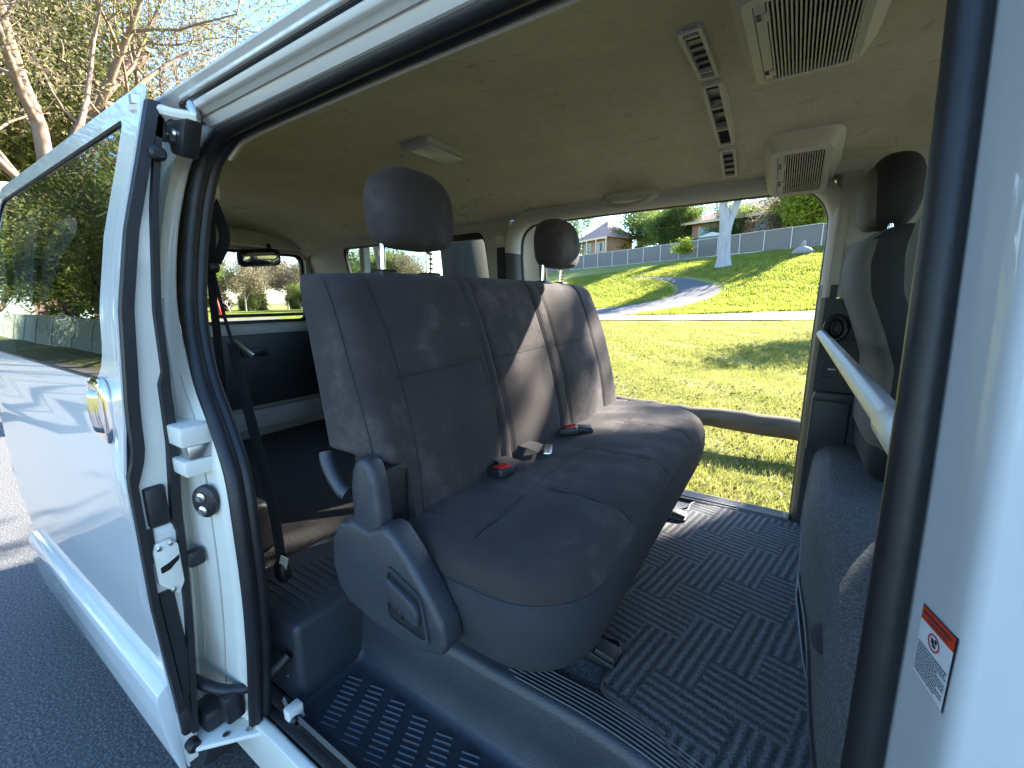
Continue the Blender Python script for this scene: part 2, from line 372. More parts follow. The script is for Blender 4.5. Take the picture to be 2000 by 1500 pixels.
def ring(name, outer, inner, surf, th, m, parent=None, k=1, smooth=35):
    """plate between two loops of equal length, lying on surf(a, b) -> point, with thickness vector th"""
    n = len(outer); v, f = [], []; th = Vector(th)
    for side in (0, 1):
        for j in range(k + 1):
            t = j / k
            for o, i_ in zip(outer, inner):
                v.append(Vector(surf(o[0] + (i_[0] - o[0]) * t, o[1] + (i_[1] - o[1]) * t)) + th * side)
    S = n * (k + 1)
    for side in (0, 1):
        for j in range(k):
            for i in range(n):
                a = side * S + j * n + i; b = side * S + j * n + (i + 1) % n
                f.append((a, b, b + n, a + n))
    for j in (0, k):
        for i in range(n):
            a = j * n + i; b = j * n + (i + 1) % n; f.append((a, b, b + S, a + S))
    return mk(name, v, f, m, parent, smooth)
def pane(name, loop, surf, m, parent=None):
    cx = sum(p[0] for p in loop) / len(loop); cz = sum(p[1] for p in loop) / len(loop); n = len(loop); v, f = [], []
    K = 4
    for j in range(K):
        t = 1 - j / K
        v += [surf(cx + (p[0] - cx) * t, cz + (p[1] - cz) * t) for p in loop]
    v.append(surf(cx, cz))
    for j in range(K - 1):
        for i in range(n): f.append((j * n + i, j * n + (i + 1) % n, (j + 1) * n + (i + 1) % n, (j + 1) * n + i))
    for i in range(n): f.append(((K - 1) * n + i, (K - 1) * n + (i + 1) % n, K * n))
    return mk(name, v, f, m, parent, 60)
def grid(name, us, vs_, fn, m, parent=None, smooth=60, close=False):
    v = [fn(u, q) for u in us for q in vs_]; nv = len(vs_); f = []
    for i in range(len(us) - 1):
        for j in range(nv - 1): f.append((i * nv + j, i * nv + j + 1, (i + 1) * nv + j + 1, (i + 1) * nv + j))
    return mk(name, v, f, m, parent, smooth, recalc=True)
def lathe(name, prof, m, parent=None, n=24, mtx=None, smooth=35):
    v, f = [], []
    for r_, z in prof:
        for j in range(n): a = 2 * math.pi * j / n; v.append(Vector((r_ * math.cos(a), r_ * math.sin(a), z)))
    if mtx is not None: v = [mtx @ p for p in v]
    for i in range(len(prof) - 1):
        for j in range(n): f.append((i * n + j, i * n + (j + 1) % n, (i + 1) * n + (j + 1) % n, (i + 1) * n + j))
    f.append(tuple(range(n))); f.append(tuple((len(prof) - 1) * n + j for j in range(n)))
    return mk(name, v, f, m, parent, smooth)
def blob(name, c, rx, ry, rz, m, parent=None, p=2.6, nu=40, nv=24, shape=None):
    """superellipsoid cushion"""
    def sg(a, e): return math.copysign(abs(a) ** e, a)
    e = 2 / p; v, f = [], []
    for i in range(nv + 1):
        th = -math.pi / 2 + math.pi * i / nv
        for j in range(nu):
            ph = 2 * math.pi * j / nu
            x = sg(math.cos(th), e) * sg(math.cos(ph), e); y = sg(math.cos(th), e) * sg(math.sin(ph), e); z = sg(math.sin(th), e)
            if shape: x, y, z = shape(x, y, z)
            v.append((c[0] + rx * x, c[1] + ry * y, c[2] + rz * z))
    for i in range(nv):
        for j in range(nu): f.append((i * nu + j, i * nu + (j + 1) % nu, (i + 1) * nu + (j + 1) % nu, (i + 1) * nu + j))
    o = mk(name, v, f, m, parent, 80)
    bm = bmesh.new(); bm.from_mesh(o.data); bmesh.ops.remove_doubles(bm, verts=bm.verts, dist=1e-4); bm.to_mesh(o.data); bm.free()
    return o
def interp(tab, x):
    if x <= tab[0][0]: return tab[0][1]
    for (a, fa), (b, fb) in zip(tab, tab[1:]):
        if x <= b: return fa + (fb - fa) * (x - a) / (b - a)
    return tab[-1][1]
def lin(a, b, n): return [a + (b - a) * i / (n - 1) for i in range(n)]
def copy_tree(o, parent=None):
    c = o.copy(); COL.objects.link(c); c.parent = parent
    for ch in o.children: copy_tree(ch, c)
    return c

# ================================================================ SETTING
HT = [(2.2, .14), (8, .2), (14, .32), (18, .46), (21, .66), (24, 1.0), (27, 1.55), (31, 2.55), (35.2, 3.75), (39.6, 4.7), (44.5, 5.6), (50, 5.9), (100, 7)]
HX, HZ = [a for a, b in HT], [b for a, b in HT]
def hgt(x, y):
    x = np.asarray(x, float); y = np.asarray(y, float)
    v = np.interp(y + .45 * x * np.clip((y - 8) / 12, 0, 1), HX, HZ)
    k = np.clip((x + 55) / 25, 0, 1); k = k * k * (3 - 2 * k)
    return np.where(v > .3, .3 + (v - .3) * k, v)
def H(x, y): return float(hgt(x, y))
def np_mesh(name, V, F, m, parent=None, smooth=True):
    me = bpy.data.meshes.new(name); V = np.asarray(V, np.float32); F = np.asarray(F, np.int32); k = F.shape[1]
    me.vertices.add(len(V)); me.vertices.foreach_set('co', V.ravel())
    me.loops.add(F.size); me.loops.foreach_set('vertex_index', F.ravel())
    me.polygons.add(len(F)); me.polygons.foreach_set('loop_start', np.arange(0, F.size, k, dtype=np.int32))
    me.polygons.foreach_set('use_smooth', np.full(len(F), smooth)); me.update(calc_edges=True); me.validate()
    me.materials.append(MATS[m]); return link(name, me, parent)
def sheet(name, xs, ys, zf, m):
    X, Y = np.meshgrid(xs, ys, indexing='ij'); Z = zf(X, Y); n = len(ys)
    V = np.stack([X, Y, Z], -1).reshape(-1, 3)
    I, J = np.meshgrid(np.arange(len(xs) - 1), np.arange(n - 1), indexing='ij'); a = (I * n + J).ravel()
    return np_mesh(name, V, np.stack([a, a + n, a + n + 1, a + 1], -1), m)

tag(sheet('ground', np.array([-900., -200, 200, 900]), np.array([-900., -200, 200, 900]), lambda X, Y: X * 0 - 0.25, 'bank'), kind='structure')
xs = np.unique(np.concatenate([np.linspace(-160, -60, 26), np.linspace(-60, 12, 145), np.linspace(12, 90, 20)]))
ys = np.unique(np.concatenate([np.linspace(2.34, 12, 50), np.linspace(12, 60, 97), np.linspace(60, 160, 26)]))
def lawn_z(X, Y): return hgt(X, Y) + 0.015 * np.sin(X * 2.1 + Y) * np.sin(Y * 1.7 - X * .6)
tag(sheet('lawn', xs, ys, lawn_z, 'lawn'), kind='structure')
tag(sheet('road', np.linspace(-160, 90, 60), np.linspace(-7.0, 2.16, 12), lambda X, Y: X * 0, 'asphalt'), kind='structure')
# concrete kerb, cast in lengths
kerb = thing('kerb', 'concrete kerb between the road and the lawn beyond the van', 'kerb'); kerb['kind'] = 'structure'; del kerb['category']; del kerb['label']
kme = None
for i in range(-14, 5):
    if kme is None:
        o = prism('kerb_stone', [(2.14, -.2), (2.36, -.2), (2.36, .13), (2.20, .13), (2.15, .10)], 0, -1.19, 1.19, 'kerb', kerb, 0.008); kme = o.data
    else: o = link('kerb_stone', kme, kerb)
    o.location = (i * 2.4 + .3, 0, 0)
def edge_y(X): return np.interp(X, [-160, -45, -34, -24, -14, -5, 60], [-3.2, -3.2, -3.4, -4.0, -5.2, -6.6, -6.9])      # the road bends behind the van
def bank_z(X, Y): return np.interp(np.asarray(Y) - edge_y(X), [-30, -6, -2, -.4, 0], [2.0, 1.0, .35, .12, -.05]) + .05 * np.sin(np.asarray(X) * .9) * np.sin(np.asarray(Y) * 1.3)
bx_ = np.linspace(-120, 60, 120); by_ = np.concatenate([np.linspace(-50, -8, 16), np.linspace(-7, 0, 24)])
XX, RR = np.meshgrid(bx_, by_, indexing='ij'); YY = RR + edge_y(XX); VV = np.stack([XX, YY, bank_z(XX, YY)], -1).reshape(-1, 3)
II, JJ = np.meshgrid(np.arange(len(bx_) - 1), np.arange(len(by_) - 1), indexing='ij'); aa = (II * len(by_) + JJ).ravel()
tag(np_mesh('verge', VV, np.stack([aa, aa + len(by_), aa + len(by_) + 1, aa + 1], -1), 'bank'), kind='structure')

def strip_path(name, left, right, m, lift=0.03, sub=8):
    L = smooth_path([(p[0], p[1], 0) for p in left], sub); Rr = smooth_path([(p[0], p[1], 0) for p in right], sub)
    n = min(len(L), len(Rr)); v, f = [], []; K = 4
    for i in range(n):
        for k in range(K + 1):
            p = L[i].lerp(Rr[i], k / K); v.append((p.x, p.y, H(p.x, p.y) + lift))
    for i in range(n - 1):
        for k in range(K): a = i * (K + 1) + k; f.append((a, a + 1, a + K + 2, a + K + 1))
    return tag(mk(name, v, f, m, None, 60), kind='structure')
strip_path('curved_path', [(-8.19, 20.6), (-7.67, 23.2), (-6.12, 25.0), (-4.53, 27.41), (-3.95, 30.06), (-4.8, 32.55), (-6.86, 35.34), (-9.65, 37.93), (-12.3, 39.6)],
           [(-13.4, 25.8), (-11.39, 27.0), (-9.17, 28.42), (-7.47, 29.61), (-6.75, 31.53), (-7.4, 33.8), (-8.5, 35.9), (-10.2, 37.7), (-12.5, 39.2)], 'path_asphalt')
strip_path('footpath', [(-20, 19.6), (-12, 19.7), (-7.9, 19.8), (-4.8, 19.95), (.6, 19.5), (8, 19)], [(-20, 23.2), (-12, 22.9), (-7.5, 22.6), (-3, 22.5), (.65, 22.0), (8, 21.4)], 'concrete', 0.036)
strip_path('concrete_path', [(-21, 8.2), (-27, 10.0), (-35, 13.2), (-45, 18.5)], [(-18, 9.2), (-24, 11.2), (-29, 14.6), (-36, 20)], 'concrete', 0.03)

# grass blades, real geometry, denser and finer towards the van
def blades(name, n, sampler, hmin, hmax, wd, m, lean=0.5):
    P = sampler(n); n = len(P); hh = rng.uniform(hmin, hmax, n); a = rng.uniform(0, 6.283, n); b = rng.uniform(0, 6.283, n); ln = rng.uniform(0, lean, n) * hh
    w_ = wd * rng.uniform(.6, 1.3, n); z = lawn_z(P[:, 0], P[:, 1]) - 0.005
    A = np.stack([P[:, 0] - np.cos(a) * w_, P[:, 1] - np.sin(a) * w_, z], -1); B = np.stack([P[:, 0] + np.cos(a) * w_, P[:, 1] + np.sin(a) * w_, z], -1)
    C = np.stack([P[:, 0] + np.cos(b) * ln, P[:, 1] + np.sin(b) * ln, z + hh], -1)
    V = np.stack([A, B, C], 1).reshape(-1, 3); F = np.arange(n * 3).reshape(-1, 3)
    return np_mesh(name, V, F, m, None, False)
def wedge(y0, y1, xl, xr, pw=1.0):
    def s(n):
        y = y0 + (y1 - y0) * rng.random(n) ** pw; x = rng.uniform(0, 1, n); x = xl(y) + (xr(y) - xl(y)) * x
        d = np.sin(x * 1.9) * np.sin(y * 2.3 + x) * .5 + np.sin(x * 5.1 + y * 3.7) * .3 + .55
        keep = rng.random(n) < np.clip(d + .35, .18, 1); return np.stack([x[keep], y[keep]], -1)
    return s
tag(blades('grass_near', 150000, wedge(2.36, 8, lambda y: -.75 * y - .8, lambda y: .12 * y + .5), .02, .065, .0035, 'grass_near', .9), 'short sunlit grass beside the open far door', 'grass', kind='stuff')
tag(blades('grass_middle', 90000, wedge(8, 19.4, lambda y: -.62 * y - .5, lambda y: .08 * y + .5), .03, .08, .010, 'grass_near', .9), 'sunlit grass of the lawn before the footpath', 'grass', kind='stuff')
CL = [((-8.19, 20.6), (-13.4, 25.8)), ((-7.67, 23.2), (-11.39, 27.0)), ((-6.12, 25.0), (-9.17, 28.42)), ((-4.53, 27.41), (-7.47, 29.61)), ((-3.95, 30.06), (-6.75, 31.53)), ((-4.8, 32.55), (-7.4, 33.8)), ((-6.86, 35.34), (-8.5, 35.9)), ((-9.65, 37.93), (-10.2, 37.7)), ((-12.3, 39.6), (-12.5, 39.2))]
def not_path(s):
    cen = smooth_path([((a[0] + b[0]) / 2, (a[1] + b[1]) / 2, math.hypot(a[0] - b[0], a[1] - b[1]) / 2) for a, b in CL], 8)
    def g(n):
        P = s(n); d = np.full(len(P), 99.)
        for c_ in cen: d = np.minimum(d, np.hypot(P[:, 0] - c_.x, P[:, 1] - c_.y) - max(.25, c_.z * .98))
        return P[d > 0]
    return g
tag(blades('grass_slope', 170000, not_path(wedge(22.9, 45, lambda y: -.56 * y + 0, lambda y: .06 * y + .5)), .07, .17, .030, 'grass_blade', .8), 'grass on the rising slope below the fence', 'grass', kind='stuff')
def rear_s(n):
    x = rng.uniform(-62, -14, n); r_ = rng.uniform(.33, .68, n); return np.stack([x, -x * r_], -1)
def rear_keep(n):
    P = rear_s(n); c = -P[:, 0]; lo = .37 * c; hi = .42 * c + 1
    inside = (P[:, 1] > 8.0 + (c - 20) * .42 - .5) & (P[:, 1] < 9.6 + (c - 20) * .62) & (c < 36)
    return P[~inside]
tag(blades('grass_park', 50000, rear_keep, .04, .10, .03, 'grass_blade', .8), 'level grass of the park behind the van', 'grass', kind='stuff')
# leaf litter on the lawn by the log barrier
def litter(name, n, x0, x1, y0, y1, s, m):
    x = rng.uniform(x0, x1, n); y = rng.uniform(y0, y1, n); a = rng.uniform(0, 6.28, n); L_ = s * rng.uniform(.5, 1.4, n); W = L_ * rng.uniform(.15, .4, n)
    z = lawn_z(x, y) + rng.uniform(.01, .035, n); c, s_ = np.cos(a), np.sin(a); t = rng.uniform(-.02, .02, (n, 4))
    V = np.stack([np.stack([x + c * L_, y + s_ * L_, z + t[:, 0]], -1), np.stack([x - s_ * W, y + c * W, z + t[:, 1]], -1), np.stack([x - c * L_, y - s_ * L_, z + t[:, 2]], -1), np.stack([x + s_ * W, y - c * W, z + t[:, 3]], -1)], 1).reshape(-1, 3)
    return tag(np_mesh(name, V, np.arange(n * 4).reshape(-1, 4), m, None, False), 'dry fallen leaves strewn over the grass by the log barrier', 'leaf litter', kind='stuff')
litter('leaf_litter', 2600, -3.5, 1.6, 2.4, 6.5, .022, 'dry_leaf')

# ================================================================ THE VAN   (x forward, y across from the near door, z up)
van = thing('passenger_van', 'white passenger van with both sliding doors open, seen into its cabin', 'van')
FLOOR, W = 0.64, 1.47
INS = [(0.3, 0), (1.0, 0), (1.15, .008), (1.283, .022), (1.433, .043), (1.589, .07), (1.707, .097), (1.82, .126), (1.95, .2)]
def ins(z): return interp(INS, z)
def near(off): return lambda x, z: (x, ins(z) + off, z)
def far(off): return lambda x, z: (x, W - ins(z) - off, z)

# --- door opening loop (x, z) shared by both sides
OPEN = [(.075, .50), (.075, .9), (.075, 1.3), (.075, 1.62), (.068, 1.70), (.03, 1.755), (-.03, 1.77), (-.3, 1.772), (-.6, 1.772), (-.93, 1.768),
        (-1.005, 1.755), (-1.052, 1.71), (-1.070, 1.62), (-1.073, 1.50), (-1.060, 1.40), (-1.01, 1.29), (-.94, 1.20), (-.885, 1.11), (-.866, 1.0), (-.87, .85), (-.89, .7), (-.915, .58), (-.93, .50)]
def loop3(side, off=0, sub=4):
    P = smooth_path([(x, (ins(z) + off) if side == 0 else (W - ins(z) - off), z) for x, z in OPEN], sub)
    return P
def loop_frame(P, sgn):
    k = len(P)
    def fr(i):
        t = (P[min(i + 1, k - 1)] - P[max(i - 1, 0)]); t.y = 0; t.normalize()
        n = Vector((t.z, 0, -t.x))           # outward from the opening (loop runs up the front edge and back along the top)
        return n, Vector((0, sgn, 0))
    return fr
SEAL = [(.0, .036), (-.003, .032), (-.003, .024), (.001, .018), (-.005, .012), (-.007, .002), (-.002, -.009), (.006, -.012), (.012, -.009), (.015, .0), (.015, .03), (.010, .038)]
P0 = loop3(0); sweep('door_seal', P0, SEAL, loop_frame(P0, 1), 'rubber', van, closed=False)
SEALF = [(.0, .012), (-.005, .008), (-.007, -.002), (-.002, -.010), (.010, -.012), (.016, .0), (.014, .012)]
P1 = loop3(1); sweep('door_seal', P1, SEALF, loop_frame(P1, -1), 'rubber', van, closed=False)
# thin trim edge behind the near seal (pale piping of the headliner, lit edge of the pillar trim)
TR = [(.0, .038), (-.003, .041), (0, .048), (.012, .058), (.03, .06), (.03, .038)]
sweep('opening_trim', P0[18:43], TR, loop_frame(P0[18:43], 1), 'beige_trim', van, closed=False)
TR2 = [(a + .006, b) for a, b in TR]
sweep('opening_trim', P0[:19], TR2, loop_frame(P0[:19], 1), 'grey_trim', van, closed=False)  # pale grey carries the thin lit edge line down the front pillar
TRF = [(.004, .012), (-.003, .016), (-.003, .030), (.004, .055), (.022, .075), (.04, .08), (.04, .012)]
sweep('opening_trim', P1[10:48], TRF, loop_frame(P1[10:48], -1), 'grey_trim', van, closed=False)
sweep('opening_trim', P1[47:], TRF, loop_frame(P1[47:], -1), 'dark_trim', van, closed=False)
sweep('opening_trim', P1[:11], TRF, loop_frame(P1[:11], -1), 'dark_trim', van, closed=False)

# --- near upper rail: stacked jamb steps above the opening, (y, z) profile along x
def rail(name, prof, m, x0=-2.75, x1=1.4, bev=0.0):
    return prism(name, prof, 0, x0, x1, m, van, bev, 1, 30)
rail('jamb_flange', [(.100, 1.776), (.086, 1.790), (.083, 1.815), (.14, 1.83), (.14, 1.79)], 'paint', -1.00, .12, .003)
rail('door_track', [(.0835, 1.789), (.074, 1.795), (.066, 1.797), (.062, 1.806), (.083, 1.816)], 'paint', -1.0, .2, .0015)
rail('rail_channel', [(.064, 1.806), (.060, 1.809), (.062, 1.822), (.09, 1.822), (.088, 1.812)], 'black_plastic', -1.02, .2)
rail('rail_strip', [(.061, 1.812), (.055, 1.8135), (.0535, 1.819), (.062, 1.823)], 'paint', -1.0, .2, .001)
roofp = []
for y, z in [(.054, 1.820), (.047, 1.826), (.047, 1.830), (.060, 1.841), (.10, 1.876), (.15, 1.916), (.21, 1.952), (.30, 1.982), (.45, 2.003), (.735, 2.010)]: roofp.append((y, z))
roofp = roofp + [(W - y, z) for y, z in roofp[-2::-1]]
inner = [(y + (.735 - y) * .03, z - .012) for y, z in roofp[::-1]]
prism('roof_skin', roofp + inner, 0, -2.85, 1.25, 'paint', van, 0, smooth=25)
# --- near body side behind the door, jamb and quarter panel
OUT = [(-1.055, 1.80), (-1.10, 1.70), (-1.12, 1.60), (-1.125, 1.5), (-1.12, 1.40), (-1.09, 1.29), (-1.065, 1.20), (-1.05, 1.1), (-1.05, 1.0), (-1.07, .85), (-1.10, .7), (-1.13, .58), (-1.15, .45)]
INN = [(-1.00, 1.785), (-1.09, 1.73), (-1.125, 1.62), (-1.13, 1.50), (-1.11, 1.40), (-1.045, 1.29), (-.965, 1.20), (-.915, 1.11), (-.897, 1.0), (-.90, .85), (-.92, .7), (-.945, .58), (-.96, .45)]
def jamb_pts(k):
    t = k / 6; res = []
    for (xo, zo), (xi, zi) in zip(OUT, INN):
        z = zo + (zi - zo) * t; x = xo + (xi - xo) * t
        y = -.03 + ins(z) * .95 + t * .03
        x -= .022 * max(0, math.sin(math.pi * t)) * (1 if z < 1.2 else .5)       # shallow trough between the two edges
        if .15 < t < .5 and z < 1.25: x -= .018
        res.append((x, y, z))
    return smooth_path(res, 4)
cols = [jamb_pts(k) for k in range(7)]
seam_l = [p + Vector((.003, -.001, 0)) for p in cols[2]]; seam_r = [p + Vector((.003, -.001, 0)) for p in cols[4]]
# return of the jamb to the body side
side = [Vector((-1.6, ins(p.z) + .0, p.z)) for p in cols[0]]; mid = [Vector((p.x - .03, p.y + .0, p.z)) for p in cols[0]]
cols = [side, mid] + cols
nz = len(cols[0]); v = [p for c_ in cols for p in c_]; f = [(i * nz + j, i * nz + j + 1, (i + 1) * nz + j + 1, (i + 1) * nz + j) for i in range(len(cols) - 1) for j in range(nz - 1)]
jamb = mk('rear_jamb', v, f, 'jamb_paint', van, 40)
so = jamb.modifiers.new('t', 'SOLIDIFY'); so.thickness = .004; so.offset = -1
tube('jamb_seam', seam_l[14:44], .0022, 'grey_trim', jamb, 6); tube('jamb_seam', seam_r[20:46], .0018, 'grey_trim', jamb, 6)
def yside(z): return ins(z) - .0
# quarter panel with window behind the open near door
qo = rrect(-2.83, -1.55, .45, 1.82, .03); qi = rrect(-2.45, -1.35 + -.22, 1.33, 1.76, .05)
ring('quarter_panel', qo, qi, near(.0), (0, .02, 0), 'paint', van, 4)
pane('quarter_glass', rrect(-2.47, -1.56, 1.32, 1.77, .05), near(.01), 'tint_glass', van)
# track end plates and bumpers on the jamb
for z0, z1, sk in ((1.165, 1.205, 0), (1.105, 1.137, .0)):
    box('track_plate', -1.06, -.952, -.045, .020, z0, z1, 'jamb_paint', van, .004)
box('track_slot', -1.06, -.955, -.035, .016, 1.137, 1.165, 'steel', van, .002)
SQ = Vector((.45, -.89, 0)).to_track_quat('Z', 'Y').to_matrix().to_4x4(); SM = Matrix.Translation((-.952, -.020, 1.048)) @ SQ
st = lathe('striker', [(.026, -.006), (.026, .004), (.021, .008)], 'black_plastic', van, 22, SM @ Matrix.Scale(1.3, 4, SQ.to_3x3().inverted() @ Vector((0, 0, 1))))
for dz in (.012, -.016): lathe('bolt', [(.010, 0), (.010, .006), (.005, .008), (.005, .012)], 'steel', st, 14, Matrix.Translation((0, 0, dz)) @ SM @ Matrix.Translation((0, 0, .006)))
lathe('plug', [(.012, 0), (.012, .004), (.006, .006)], 'black_plastic', van, 14, Matrix.Translation((-.922, .012, .935)) @ Matrix.Rotation(R(60), 4, 'Y'))
box('stop_rubber', -1.02, -.995, -.05, -.02, .895, .93, 'black_plastic', van, .006)
box('stop_rubber', -.985, -.95, -.045, -.005, .52, .59, 'black_plastic', van, .008)
# black hinge bracket under the upper track end
hb = prism('upper_stop', [(-1.047, 1.784), (-.962, 1.772), (-.985, 1.738), (-1.0, 1.712), (-1.045, 1.726)], 1, .044, .075, 'black_plastic', van, .005)
lathe('bolt', [(.009, 0), (.009, .005), (.004, .008)], 'steel', hb, 12, Matrix.Translation((-1.030, .044, 1.748)) @ Matrix.Rotation(R(90), 4, 'X'))
lathe('bolt', [(.008, 0), (.008, .005), (.004, .008)], 'steel', hb, 12, Matrix.Translation((-1.004, .044, 1.752)) @ Matrix.Rotation(R(90), 4, 'X'))
arm = tube('upper_arm', [(-1.06, .0, 1.795), (-1.03, .012, 1.795), (-1.0, .04, 1.785), (-.97, .07, 1.78)], .010, 'jamb_paint', van, 8)
lathe('pivot', [(.013, -.006), (.013, .008), (.006, .012)], 'steel', arm, 14, Matrix.Translation((-1.045, .006, 1.803)))
lathe('roller', [(.010, -.01), (.010, .014), (.006, .02)], 'steel', arm, 14, Matrix.Translation((-.975, .066, 1.79)))
# lower arm, hose
la = prism('lower_arm', [(-1.12, -.11), (-1.0, -.10), (-.93, -.02), (-.86, .05), (-.85, .075), (-.885, .085), (-.99, -.01), (-1.12, -.06)], 2, .475, .487, 'jamb_paint', van, .004)
box('arm_bracket', -.885, -.86, .04, .075, .487, .53, 'jamb_paint', la, .004)
lathe('pivot', [(.010, 0), (.010, .012), (.005, .018)], 'black_plastic', la, 12, Matrix.Translation((-.86, .05, .495)))
for q in range(2): lathe('rivet', [(.007, 0), (.007, .004)], 'steel', la, 10, Matrix.Translation((-.97 + .03 * q, -.045 + .035 * q, .487)))
box('roller_bracket', -1.07, -1.0, -.07, -.01, .488, .54, 'black_plastic', van, .012)
tube('cable_hose', smooth_path([(-1.12, -.085, .63), (-1.03, -.055, .60), (-.97, -.02, .585), (-.94, .03, .585), (-.92, .085, .62)], 5), .012, 'rubber', van, 10)
# near sill: white body sill and black inner strip
prism('door_sill', [(-.012, .40), (.0, .495), (.018, .500), (.024, .495), (.024, .40)], 0, -1.15, .5, 'jamb_paint', van, .003)
prism('sill_strip', [(.025, .42), (.027, .500), (.045, .506), (.052, .42)], 0, -1.0, .5, 'rubber', van, .003)

# --- near front pillar in the foreground
bp = []
for z in lin(.35, 1.83, 24):
    i_ = ins(z)
    bp.append([Vector((x, y + i_ * .98, z)) for x, y in ((.094, .07), (.089, .02), (.088, .002), (.0892, -.004), (.0905, -.06), (.0907, -.079), (.0925, -.086), (.097, -.090), (.104, -.093), (.110, -.099), (.125, -.105), (.20, -.108), (.60, -.11))])
v = [p for r_ in bp for p in r_]; n = len(bp[0])
pil = mk('front_pillar', v, [(i * n + j, i * n + j + 1, (i + 1) * n + j + 1, (i + 1) * n + j) for i in range(len(bp) - 1) for j in range(n - 1)], 'pillar_paint', van, 60)
so = pil.modifiers.new('t', 'SOLIDIFY'); so.thickness = .004
# warning sticker on the pillar: (u, v) in 0..1 across its face
SC = [Vector((0, -.0130, 1.2035)), Vector((0, -.0640, 1.2185)), Vector((0, -.0620, 1.2640)), Vector((0, -.0085, 1.2490))]
def suv(u, v, d): 
    p = (SC[0] * (1 - u) + SC[1] * u) * (1 - v) + (SC[3] * (1 - u) + SC[2] * u) * v
    y = p.y - ins(p.z) * .98
    x = interp([(-.09, .0945), (-.086, .0925), (-.079, .0907), (-.06, .0905), (-.004, .0892), (.002, .088)], y)
    return Vector((x - d, p.y, p.z))
def spoly(name, rects, m, parent, d):
    v, f = [], []
    for u0, u1, v0, v1 in rects:
        K = 6; b = len(v)
        for k in range(K + 1): v.append(suv(u0 + (u1 - u0) * k / K, v0, d)); v.append(suv(u0 + (u1 - u0) * k / K, v1, d))
        f += [(b + 2 * k, b + 2 * k + 2, b + 2 * k + 3, b + 2 * k + 1) for k in range(K)]
    return mk(name, v, f, m, parent, None)
sticker = spoly('warning_sticker', [(0, 1, 0, 1)], 'ink', van, .0006)
spoly('sticker_face', [(.02, .98, .012, .80)], 'sticker_white', sticker, .0009)
spoly('sticker_header', [(.02, .98, .80, .985)], 'sticker_red', sticker, .0009)
rr = random.Random(3); dash = []
for row in range(11):
    u = .06; v0 = .47 - row * .040
    while u < .92 - (.2 if row in (3, 7, 10) else 0):
        wd = rr.uniform(.02, .07); dash.append((u, min(u + wd, .95), v0, v0 + .020)); u += wd + .016
u = .10
while u < .9: wd = rr.uniform(.03, .06); dash.append((u, u + wd, .905, .94)); u += wd + .018
u = .24
while u < .8: wd = rr.uniform(.02, .05); dash.append((u, u + wd, .845, .872)); u += wd + .018
dash += [(.42, .50, .63, .70), (.46, .56, .60, .64), (.52, .58, .66, .72)]
spoly('sticker_print', dash, 'ink', sticker, .0012)
cr = [(.5 + .17 * math.cos(a) * q, .655 + .11 * math.sin(a) * q) for q in (1, .82) for a in lin(0, 2 * math.pi, 25)[:-1]]
mk('sticker_symbol', [suv(a, b, .0013) for a, b in cr], [(i, (i + 1) % 24, 24 + (i + 1) % 24, 24 + i) for i in range(24)], 'ink_red', sticker, None)
# dent where the pillar panel turns in at its foot
# --- headliner (one moulded sheet) and its fittings
CE = [(.160, 1.782), (.175, 1.80), (.20, 1.82), (.28, 1.862), (.4, 1.897), (.55, 1.922), (.735, 1.933)]
def ceil(y):
    y = min(y, W - y); return interp(CE, y)
def ceil_s(y): return (ceil(y - .02) + ceil(y) * 2 + ceil(y + .02)) / 4
hy = lin(.158, W - .158, 70)
def head_fn(x, y):
    z = ceil_s(y)
    if x < -2.2: z -= .09 * ((-2.2 - x) / .5) ** 2
    z -= .0016 * (math.sin(x * 9) * math.sin(y * 7)) + .0012 * math.sin(x * 23 + y * 4)
    return (x, y, z)
grid('headliner', lin(-2.66, 1.2, 80), hy, head_fn, 'headliner', van)
# screw caps
for x, y in ((-1.27, .62), (-1.18, .78), (-1.33, .9), (-1.1, 1.05)):
    lathe('trim_clip', [(.007, 0), (.007, .003), (.003, .005)], 'grey_trim', van, 12, Matrix.Translation((x, y, ceil_s(y) - .0045)))
def lamp(x0, x1, y0, y1):
    z = ceil_s((y0 + y1) / 2); o = box('roof_lamp', x0, x1, y0, y1, z - .015, z + .012, 'grey_trim', van, .007, 3)
    box('lens', x0 + .018, x1 - .018, y0 + .022, y1 - .022, z - .0185, z - .006, 'lens', o, .004)
    box('switch', x1 - .016, x1 - .007, (y0 + y1) / 2 - .012, (y0 + y1) / 2 + .012, z - .015, z - .008, 'grey_trim', o, .002)
lamp(-1.095, -.975, .695, .905)
lamp(-2.50, -2.40, .80, .93)
